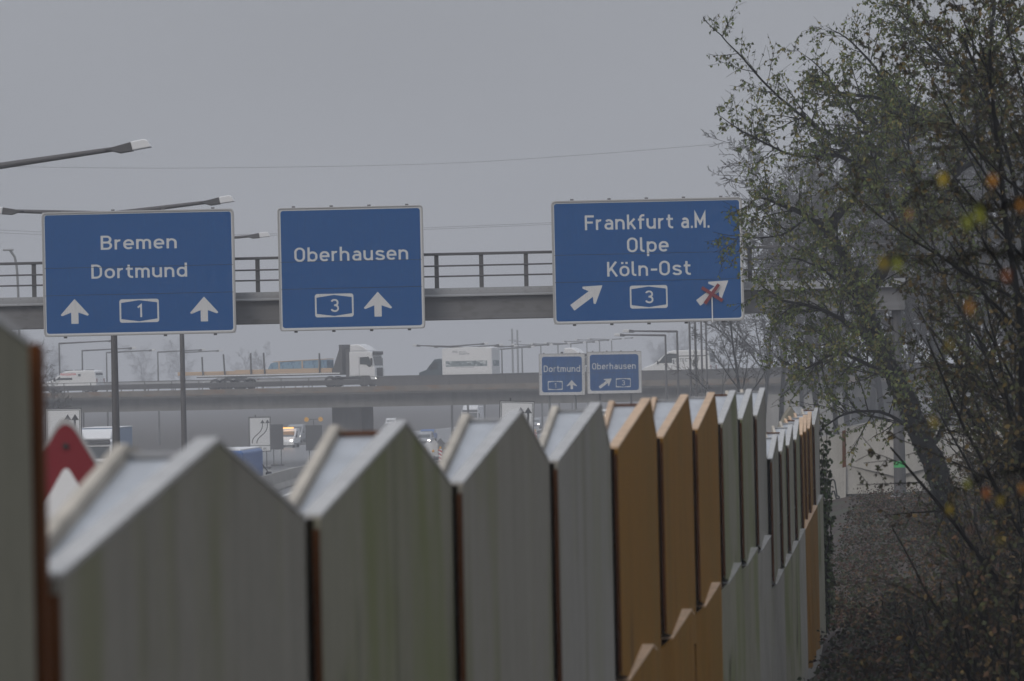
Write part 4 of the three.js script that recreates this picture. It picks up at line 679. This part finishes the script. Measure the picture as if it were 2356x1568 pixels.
{ // red-edged triangular warning sign, close behind the barrier
  const z = 17.5, s = z / F, apex = at(150, 985, z), y0 = -0.1, t = thing('warning_sign', 'red-edged triangular warning sign, corner up, just behind the barrier', 'road sign', [apex.x, y0, -z]), h = apex.y - y0;
  const tri = (R, r) => { const q = new THREE.Shape(), c = [0, 1, 2].map((k) => { const a = PI / 2 + k * 2 * PI / 3; return new THREE.Vector2(Math.cos(a) * R, Math.sin(a) * R); }); for (let k = 0; k < 3; k++) { const p = c[k], a = c[(k + 2) % 3], b = c[(k + 1) % 3], u = p.clone().lerp(a, r), v = p.clone().lerp(b, r); k ? q.lineTo(u.x, u.y) : q.moveTo(u.x, u.y); q.quadraticCurveTo(p.x, p.y, v.x, v.y); } q.closePath(); return q; };
  const put = (g, zz) => g.translate(0, h - 0.7 + 0.03, zz), ex = (q, d) => new THREE.ExtrudeGeometry(q, { depth: d, bevelEnabled: false, curveSegments: 8 });
  part('rim', put(ex(tri(0.745, 0.07), 0.03), -0.03), M.frame, t); part('red_border', put(ex(tri(0.72, 0.07), 0.006), 0.001), M.red, t); part('white_field', put(ex(tri(0.53, 0.04), 0.004), 0.008), M.white, t);
  part('bolt', put(new THREE.CylinderGeometry(0.012, 0.012, 0.01, 8).rotateX(PI / 2).translate(0, 0.6, 0), 0.012), M.black, t); part('post', new THREE.CylinderGeometry(0.038, 0.038, h, 10).translate(0, h / 2 - 0.1, -0.075), M.steel, t);
}
// ---------------------------------------------------------------- vegetation
class Wood {
  constructor() { this.p = []; this.n = []; this.u = []; this.i = []; }
  tube(pts, rad, sides) {
    const base = this.p.length / 3; let len = 0;
    for (let k = 0; k < pts.length; k++) {
      const d = (k < pts.length - 1 ? pts[k + 1].clone().sub(pts[k]) : pts[k].clone().sub(pts[k - 1])).normalize();
      const a = Math.abs(d.y) < 0.9 ? V3(0, 1, 0) : V3(1, 0, 0), u = d.clone().cross(a).normalize(), v = u.clone().cross(d);
      if (k) len += pts[k].distanceTo(pts[k - 1]);
      for (let s = 0; s < sides; s++) {
        const t = s / sides * PI * 2, c = Math.cos(t), q = Math.sin(t), nx = u.x * c + v.x * q, ny = u.y * c + v.y * q, nz = u.z * c + v.z * q;
        this.p.push(pts[k].x + nx * rad[k], pts[k].y + ny * rad[k], pts[k].z + nz * rad[k]); this.n.push(nx, ny, nz); this.u.push(s / sides, len);
      }
    }
    for (let k = 0; k < pts.length - 1; k++) for (let s = 0; s < sides; s++) { const a = base + k * sides + s, b = base + k * sides + (s + 1) % sides; this.i.push(a, b, a + sides, b, b + sides, a + sides); }
  }
  geo() { const g = new THREE.BufferGeometry(); g.setAttribute('position', new THREE.Float32BufferAttribute(this.p, 3)); g.setAttribute('normal', new THREE.Float32BufferAttribute(this.n, 3)); g.setAttribute('uv', new THREE.Float32BufferAttribute(this.u, 2)); g.setIndex(this.i); return g; }
}
class Leaves {
  constructor(cols) { this.p = []; this.c = []; this.i = []; this.cols = cols; }
  add(b, d, L, W, col) {
    const k = this.p.length / 3, s = V3(rr(-1, 1), rr(-0.4, 0.4), rr(-1, 1)).cross(d).normalize().multiplyScalar(W / 2), n = d.clone().cross(s).normalize().multiplyScalar(W * 0.22);
    const m = b.clone().addScaledVector(d, L * 0.45), t = b.clone().addScaledVector(d, L).addScaledVector(n, -0.4);
    this.p.push(b.x, b.y, b.z, m.x + s.x + n.x, m.y + s.y + n.y, m.z + s.z + n.z, t.x, t.y, t.z, m.x - s.x + n.x, m.y - s.y + n.y, m.z - s.z + n.z);
    const c = col || this.cols[Math.floor(rnd() * this.cols.length)], v = rr(0.7, 1.3); for (let q = 0; q < 4; q++) this.c.push(c[0] * v, c[1] * v, c[2] * v);
    this.i.push(k, k + 1, k + 2, k, k + 2, k + 3);
  }
  geo() { const g = new THREE.BufferGeometry(); g.setAttribute('position', new THREE.Float32BufferAttribute(this.p, 3)); g.setAttribute('color', new THREE.Float32BufferAttribute(this.c, 3)); g.setIndex(this.i); g.computeVertexNormals(); return g; }
}
const rdir = () => { const z = rr(-1, 1), a = rr(0, 2 * PI), r = Math.sqrt(1 - z * z); return V3(r * Math.cos(a), z, r * Math.sin(a)); };
function grow(w, lv, p, dir, len, r, lvl, o) {
  const n = Math.max(2, Math.ceil(len / (o.seg || 0.35))), pts = [p.clone()], rad = [r], d = dir.clone().normalize(); let q = p.clone();
  for (let k = 1; k <= n; k++) { d.addScaledVector(rdir(), o.wob ?? 0.16); d.y += (o.up?.[lvl] ?? 0); d.normalize(); q = q.clone().addScaledVector(d, len / n); pts.push(q); rad.push(Math.max(o.min ?? 0.003, r * (1 - 0.75 * k / n))); }
  w.tube(pts, rad, lvl === 0 ? 7 : lvl === 1 ? 5 : 3);
  if (lvl < o.max) {
    const c = Math.round((o.n[lvl] ?? 3) * rr(0.75, 1.25));
    for (let k = 0; k < c; k++) {
      const t = lerp(o.from?.[lvl] ?? 0.25, 1, (k + rnd()) / c), f = t * n, i = Math.min(n - 1, Math.floor(f)), b = pts[i].clone().lerp(pts[i + 1], f - i), dd = pts[i + 1].clone().sub(pts[i]).normalize();
      const side = rdir().cross(dd).normalize(), a = rr(0.5, 1.05); const cd = dd.clone().multiplyScalar(Math.cos(a)).addScaledVector(side, Math.sin(a));
      grow(w, lv, b, cd, len * (o.ratio?.[lvl] ?? 0.55) * rr(0.6, 1.15) * (1.1 - 0.45 * t), Math.max(o.min ?? 0.003, lerp(rad[i], rad[i + 1], f - i) * 0.6), lvl + 1, o);
    }
  }
  if (lv && lvl >= o.leafFrom) {
    const c = Math.floor(len * o.den * rr(0.5, 1.4) + rnd());
    for (let k = 0; k < c; k++) { const t = rr(0.15, 1) * n, i = Math.min(n - 1, Math.floor(t)), b = pts[i].clone().lerp(pts[i + 1], t - i), ld = rdir().multiplyScalar(0.75); ld.y -= o.hang ?? 0.7; ld.normalize(); const L = rr(...o.leaf); lv.add(b, ld, L, L * rr(0.5, 0.7)); }
  }
}
const OLIVE = [[0.1, 0.135, 0.03], [0.08, 0.115, 0.028], [0.125, 0.14, 0.035], [0.06, 0.085, 0.022], [0.15, 0.13, 0.03]];
// the leaning tree: trunk and limbs follow the photograph, the rest grows from them
{
  const Z = 105, q = (a, b, d = 0) => at(a, b, Z - d), base = q(2192, 1240), w = new Wood(), lv = new Leaves(OLIVE);
  const limbs = [
    [[[2200, 1290], [2168, 1120], [2120, 1000], [2070, 890], [2030, 810], [1990, 710], [1965, 640]], 0.3, 0.17, 0.8],
    [[[1965, 640], [1935, 580], [1900, 533, 0.4], [1860, 500, 0.8], [1800, 470, 1], [1740, 455, 1.2]], 0.14, 0.02, 3.4],
    [[[1900, 533, 0.4], [1950, 470], [2004, 398, -0.4], [2031, 327, -0.6], [2045, 250, -0.8], [2050, 170, -1]], 0.12, 0.03, 3.2],
    [[[1985, 690], [2040, 610, -0.3], [2100, 555, -0.6], [2160, 480, -0.8], [2205, 395, -1], [2232, 331, -1]], 0.16, 0.1, 1.8],
    [[[2232, 331, -1], [2189, 293, -0.6], [2133, 259, -0.2], [2057, 233, 0.2], [1982, 221, 0.5], [1937, 212, 0.7], [1870, 185, 0.9]], 0.085, 0.02, 3.4],
    [[[2232, 331, -1], [2262, 230, -1.2], [2278, 120, -1.4], [2290, -30, -1.5]], 0.09, 0.04, 3.2],
    [[[2004, 398, -0.4], [1940, 330, 0], [1870, 285, 0.4], [1779, 210, 0.6], [1682, 105, 0.8], [1618, 41, 1]], 0.06, 0.006, 2.6],
    [[[2004, 398, -0.4], [1922, 357, 0.4], [1832, 359, 0.8], [1719, 308, 1], [1644, 259, 1.2]], 0.055, 0.006, 3.0],
    [[[2030, 810], [1950, 745, 0.8], [1870, 705, 1.3], [1800, 690, 1.6], [1745, 650, 1.8]], 0.07, 0.008, 3.2],
    [[[2070, 890], [2000, 840, 0.8], [1920, 815, 1.4], [1850, 850, 1.8], [1800, 830, 2]], 0.06, 0.008, 3.0],
    [[[2140, 1040], [2195, 930, -1], [2228, 800, -1.4], [2205, 640, -1.6], [2240, 480, -1.8]], 0.07, 0.02, 3.2],
    [[[1860, 500, 0.8], [1800, 540, 1.2], [1745, 548, 1.5], [1700, 544, 1.6], [1640, 535, 1.7]], 0.03, 0.004, 3.2],
    [[[2262, 230, -1.2], [2180, 150, 0], [2110, 70, 0.4], [2040, -10, 0.6]], 0.05, 0.01, 3.4],
    [[[2120, 1000], [2030, 950, 0.8], [1940, 955, 1.2], [1880, 1000, 1.4], [1850, 1040, 1.4]], 0.05, 0.006, 2.8],
    [[[2057, 233, 0.2], [2010, 150, 0.4], [1950, 90, 0.6], [1900, 60, 0.8]], 0.04, 0.006, 3.0],
    [[[2278, 120, -1.4], [2350, 60, -2], [2440, 20, -2.2]], 0.05, 0.012, 3],
    [[[2205, 395, -1], [2290, 340, -2], [2380, 300, -2.6], [2460, 260, -3]], 0.07, 0.02, 3],
    [[[2160, 480, -0.8], [2120, 420, 1], [2090, 330, 1.4], [2120, 200, 1.6]], 0.06, 0.012, 3.2],
    [[[1990, 710], [1920, 640, 1], [1850, 600, 1.4], [1780, 590, 1.6]], 0.045, 0.006, 2.8],
    [[[2100, 555, -0.6], [2050, 480, 0.6], [1990, 300, 1]], 0.05, 0.01, 3],
    [[[2031, 327, -0.6], [1960, 250, 0.6], [1890, 160, 1], [1830, 110, 1.2]], 0.035, 0.005, 3],
  ];
  const o = { seg: 0.22, wob: 0.15, max: 2, n: [3, 7, 4], ratio: [0.55, 0.6, 0.55], leafFrom: 1, den: 12, leaf: [0.07, 0.12], hang: 0.75, up: [0, 0.02, -0.03], min: 0.004, from: [0.1, 0.1, 0.1] };
  for (const [pts, r0, r1, den] of limbs) {
    const c = new THREE.CatmullRomCurve3(pts.map((a) => q(...a).sub(base))), L = c.getLength(), n = Math.max(6, Math.ceil(L / 0.25)), P = c.getPoints(n);
    for (let k = 1; k < P.length; k++) P[k].addScaledVector(rdir(), Math.min(0.03, r0 * 0.25));
    w.tube(P, P.map((_, k) => lerp(r0, r1, k / n) * rr(0.93, 1.08)), r0 > 0.1 ? 10 : 6);
    for (let k = 0; k < L * den * 3.1; k++) {
      const f = rr(r0 > 0.2 ? 0.55 : 0.06, 1) * n, i = Math.min(n - 1, Math.floor(f)), b = P[i].clone().lerp(P[i + 1], f - i), dd = P[i + 1].clone().sub(P[i]).normalize();
      const t0 = f / n; if (r1 < 0.007 && rnd() < t0 * 0.55) continue;
      const cd = rdir().cross(dd).normalize().multiplyScalar(0.85).addScaledVector(dd, 0.45); cd.y += 0.18; const t = f / n;
      o.den = r1 < 0.007 ? lerp(14, 5, t) : r1 < 0.03 ? lerp(19, 11, t) : 18;
      grow(w, lv, b, cd, rr(0.6, 1.8) * (1.15 - (r1 < 0.007 ? 0.8 : 0.65) * t), Math.min(lerp(r0, r1, t) * 0.5, 0.018), 1, o);
    }
  }
  // ivy on the trunk
  const tr = new THREE.CatmullRomCurve3(limbs[0][0].map((a) => q(...a).sub(base))), iv = new Leaves([[0.035, 0.055, 0.02], [0.05, 0.075, 0.03], [0.03, 0.04, 0.016]]);
  for (let k = 0; k < 1500; k++) { const t = Math.pow(rnd(), 1.2), p = tr.getPoint(t).addScaledVector(rdir(), lerp(0.36, 0.2, t)), d = rdir(); d.y -= 0.8; d.normalize(); const L = rr(0.06, 0.11); iv.add(p, d, L, L * 0.8); }
  const t = thing('leaning_tree', 'leaning ivy-covered tree with small drooping olive leaves beside the Frankfurt sign', 'tree', base);
  part('trunk', w.geo(), M.bark, t); part('crown', lv.geo(), M.leaf, t); part('ivy', iv.geo(), M.leaf, t);
  console.log('leaning tree', w.i.length / 3, lv.i.length / 3);
}
// bare trees in the haze: three kinds, then copies
const bare = [0, 1, 2].map((k) => {
  const w = new Wood(); seed = 100 + k * 17;
  grow(w, null, V3(0, -0.3, 0), V3(rr(-0.05, 0.05), 1, 0), 8.5 + k, 0.13, 0, { seg: 0.7, wob: 0.06, max: 4, n: [15, 7, 6, 4], ratio: [0.5, 0.55, 0.5, 0.5], leafFrom: 9, up: [0.02, 0.09, 0.05, 0.02, 0], min: 0.011, from: [0.22, 0.2, 0.15, 0.1] });
  return w.geo();
});
console.log('bare', bare.map((g) => g.index.count / 3).join());
function bareTree(k, x, z, s, label, group) {
  const y = groundY(x, z), t = thing('bare_tree', label, 'tree', [x, y, -z], rr(0, 6), group);
  part('branches', bare[k % 3], M.barkHazed, t); t.scale.set(s, s * rr(0.92, 1.1), s);
}
seed = 501;
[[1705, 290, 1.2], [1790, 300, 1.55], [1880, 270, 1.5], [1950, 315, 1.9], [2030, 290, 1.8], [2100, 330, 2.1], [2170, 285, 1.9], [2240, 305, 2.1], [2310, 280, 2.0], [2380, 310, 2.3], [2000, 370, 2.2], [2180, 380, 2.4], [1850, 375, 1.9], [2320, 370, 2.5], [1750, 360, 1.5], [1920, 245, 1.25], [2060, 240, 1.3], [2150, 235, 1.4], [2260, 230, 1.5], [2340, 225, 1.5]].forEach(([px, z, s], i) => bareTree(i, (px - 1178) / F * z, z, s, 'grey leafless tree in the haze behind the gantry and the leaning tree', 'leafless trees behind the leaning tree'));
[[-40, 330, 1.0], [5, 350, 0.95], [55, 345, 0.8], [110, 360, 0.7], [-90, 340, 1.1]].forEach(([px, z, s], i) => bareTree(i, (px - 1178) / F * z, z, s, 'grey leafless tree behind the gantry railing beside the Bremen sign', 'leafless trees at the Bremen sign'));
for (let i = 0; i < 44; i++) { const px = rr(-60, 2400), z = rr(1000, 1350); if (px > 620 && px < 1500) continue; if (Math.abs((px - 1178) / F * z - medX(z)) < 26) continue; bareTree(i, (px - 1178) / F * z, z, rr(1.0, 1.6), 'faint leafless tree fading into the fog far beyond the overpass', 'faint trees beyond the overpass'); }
// trees and shrubs at the right edge
seed = 900;
function rightTree(px, z, H, r, n, label, cols, den) {
  const x = (px - 1178) / F * z, y = groundY(x, z), w = new Wood(), lv = new Leaves(cols), t = thing('young_tree', label, 'tree', [x, y, -z], 0, 'dark young trees at the thicket');
  for (let k = 0; k < n; k++) grow(w, lv, V3(rr(-0.2, 0.2), -0.1, rr(-0.2, 0.2)), V3(rr(-0.1, 0.16), 1, rr(-0.2, 0.2)), H * rr(0.8, 1), r * rr(0.6, 1), 0, { seg: 0.4, wob: 0.09, max: 3, n: [17, 6, 4], ratio: [0.34, 0.5, 0.5], leafFrom: 2, den, leaf: [0.05, 0.085], hang: 0.6, up: [0.03, 0.04, 0, -0.02], min: 0.004, from: [0.1, 0.15, 0.1] });
  part('trunk', w.geo(), M.barkDark, t); part('crown', lv.geo(), M.leaf, t); console.log('young', w.i.length / 3, lv.i.length / 3);
}
const DARK = [[0.05, 0.055, 0.02], [0.06, 0.045, 0.022], [0.045, 0.05, 0.018], [0.1, 0.07, 0.02], [0.035, 0.028, 0.016]];
rightTree(2350, 62, 10, 0.1, 3, 'tall dark young tree with several stems at the edge of the thicket', DARK, 16);
rightTree(2420, 48, 9, 0.09, 3, 'dark young tree leaning in over the shrubs with brownish leaves', DARK, 16);
function shrub(px, z, H, n, den, cols, label) {
  const x = (px - 1178) / F * z, y = groundY(x, z), w = new Wood(), lv = new Leaves(cols), t = thing('shrub', label, 'shrub', [x, y, -z], 0, 'shrubs of the thicket');
  for (let k = 0; k < n; k++) grow(w, lv, V3(rr(-0.4, 0.4), -0.05, rr(-0.4, 0.4)), V3(rr(-0.42, 0.42), 1, rr(-0.5, 0.5)), H * rr(0.55, 1), 0.022, 0, { seg: 0.22, wob: 0.14, max: 2, n: [9, 5], ratio: [0.42, 0.5], leafFrom: 1, den, leaf: [0.045, 0.08], hang: 0.4, up: [-0.015, 0, 0], min: 0.0035, from: [0.15, 0.1] });
  part('stems', w.geo(), M.barkDark, t); part('foliage', lv.geo(), M.leaf, t);
}
const BROWN = [[0.09, 0.05, 0.028], [0.06, 0.04, 0.02], [0.05, 0.055, 0.02], [0.13, 0.085, 0.03], [0.035, 0.04, 0.016]];
for (const [px, z, H] of [[2300, 44, 2.6], [2210, 52, 2.2], [2370, 40, 3.0], [2260, 70, 2.6], [2330, 58, 3.2], [2260, 98, 2.4], [2330, 86, 3.4], [2265, 112, 3.4], [2310, 118, 4], [2390, 105, 4.2], [2140, 60, 0.9], [2060, 72, 0.6], [2340, 34, 2.2], [2280, 38, 1.7]]) shrub(px, z, H, 9, 8, BROWN, 'dense brown and green shrub of bare twigs and small leaves in the thicket');
{ // leaf litter and low growth behind the barrier: nobody could count it
  const lv = new Leaves([[0.05, 0.021, 0.013], [0.065, 0.028, 0.016], [0.028, 0.016, 0.01], [0.018, 0.025, 0.009], [0.022, 0.033, 0.011], [0.1, 0.06, 0.025], [0.014, 0.011, 0.008], [0.035, 0.042, 0.014]]);
  for (let k = 0; k < 9500; k++) {
    const z = 46 + 94 * Math.pow(rnd(), 1.25), x0 = wallX(Math.min(z, 69)) + 0.35, x = z < 69 ? rr(x0, 0.117 * z + 0.6) : rr(wallX(z) - 0.6, 0.117 * z + 0.6), y = groundY(x, z), hgt = rnd() < 0.35 ? rr(0.15, 0.6) : 0.06, c = lv.cols[Math.floor(rnd() * lv.cols.length)];
    for (let m = 0; m < 7; m++) { const d = rdir(); d.y = rr(-0.5, 0.35); d.normalize(); const L = rr(0.045, 0.1); lv.add(V3(x + rr(-0.3, 0.3), y + rr(0.01, hgt), -z + rr(-0.4, 0.4)), d, L, L * rr(0.5, 0.8), rnd() < 0.6 ? c : undefined); }
  }
  const m = part('undergrowth', lv.geo(), M.leaf, scene); tag(m, 'dark leaf litter and low creeping plants on the ground behind the barrier', 'undergrowth', null, 'stuff');
}
{ // ivy hanging at the far end of the barrier
  const lv = new Leaves([[0.05, 0.08, 0.03], [0.035, 0.05, 0.02], [0.07, 0.09, 0.035]]), w = new Wood();
  const t = thing('ivy', 'green ivy climbing the far end of the folded barrier', 'ivy', wp(68.3, 0, 0.09));
  for (let s = 0; s < 9; s++) { let p = V3(rr(-0.03, 0.05), rr(0, 0.3), rr(-0.4, 0.8)); const pts = [p]; const H = rr(1.4, 3.4); while (p.y < H) { p = p.clone().add(V3(rr(-0.07, 0.07), 0.14, rr(-0.06, 0.06))); p.x = clamp(p.x, -0.03, 0.05); pts.push(p); for (let m = 0; m < 5; m++) { const d = rdir(); d.y -= 0.7; d.normalize(); const L = rr(0.05, 0.1); lv.add(p.clone().add(V3(rr(-0.03, 0.06), rr(-0.1, 0.1), rr(-0.1, 0.1))), d, L, L * 0.85); } } w.tube(pts, pts.map((_, i) => lerp(0.012, 0.004, i / pts.length)), 4); }
  part('vines', w.geo(), M.barkDark, t); part('leaves', lv.geo(), M.leaf, t);
}
{ // out-of-focus twigs with yellow and orange leaves close to the camera, right edge
  seed = 77;
  const YEL = [[0.35, 0.26, 0.03], [0.45, 0.2, 0.03], [0.2, 0.22, 0.03], [0.3, 0.1, 0.03]];
  const twig = (pts, z, leaves, label) => {
    const b = at(pts[0][0], pts[0][1], z), w = new Wood(), lv = new Leaves(YEL), t = thing('twig', label, 'twig', b, 0, 'blurred twigs hanging in from the side');
    const P = new THREE.CatmullRomCurve3(pts.map(([a, c], i) => at(a, c, z + i * 0.12).sub(b))).getPoints(24); w.tube(P, P.map((_, i) => lerp(0.009, 0.003, i / 24)), 5);
    for (const [a, c, dz, L, k] of leaves) { const p = at(a, c, z + dz).sub(b), n = P.reduce((m, q) => (q.distanceTo(p) < m.distanceTo(p) ? q : m), P[0]); if (n.distanceTo(p) > 0.005) w.tube([n, n.clone().lerp(p, 0.5).add(V3(0, -0.004, 0)), p], [0.0016, 0.0013, 0.001], 3); const d = V3(rr(-0.4, 0.4), -1, rr(-0.3, 0.3)).normalize(); lv.add(p, d, L * 0.62, L * 0.4, YEL[k]); }
    part('stem', w.geo(), M.barkDark, t); part('leaves', lv.geo(), M.leaf, t);
  };
  twig([[2520, 330], [2420, 420], [2330, 470], [2240, 470], [2160, 410], [2080, 470]], 8.6, [[2170, 395, 0.4, 0.05, 0], [2250, 470, 0.3, 0.07, 2], [2228, 490, 0.2, 0.06, 2], [2090, 480, 0.5, 0.04, 1], [2290, 400, 0.3, 0.045, 1], [2352, 455, 0.1, 0.05, 1]], 'blurred thin twig with yellow and orange leaves in front of the leaning tree');
  twig([[2560, 560], [2440, 590], [2340, 588], [2250, 580], [2190, 600], [2020, 600]], 8, [[2226, 690, 0.4, 0.05, 1], [2190, 780, 0.4, 0.04, 0], [2035, 590, 0.5, 0.045, 0], [2062, 590, 0.5, 0.05, 2], [2320, 620, 0.2, 0.04, 3], [2145, 960, 0.7, 0.03, 0]], 'dark blurred branch with few yellow leaves across the thicket');
  twig([[2560, 1000], [2450, 1040], [2350, 1080], [2260, 1100], [2200, 1130]], 10, [[2270, 1120, 0.2, 0.05, 3], [2310, 1140, 0.2, 0.05, 0], [2225, 1100, 0.2, 0.045, 2], [2350, 1110, 0.1, 0.05, 1], [2240, 1210, 0.2, 0.04, 3], [2300, 1230, 0.1, 0.045, 0], [2190, 1160, 0.3, 0.045, 0]], 'blurred twig with brownish leaves low over the undergrowth');
}
renderer.render(scene, camera);
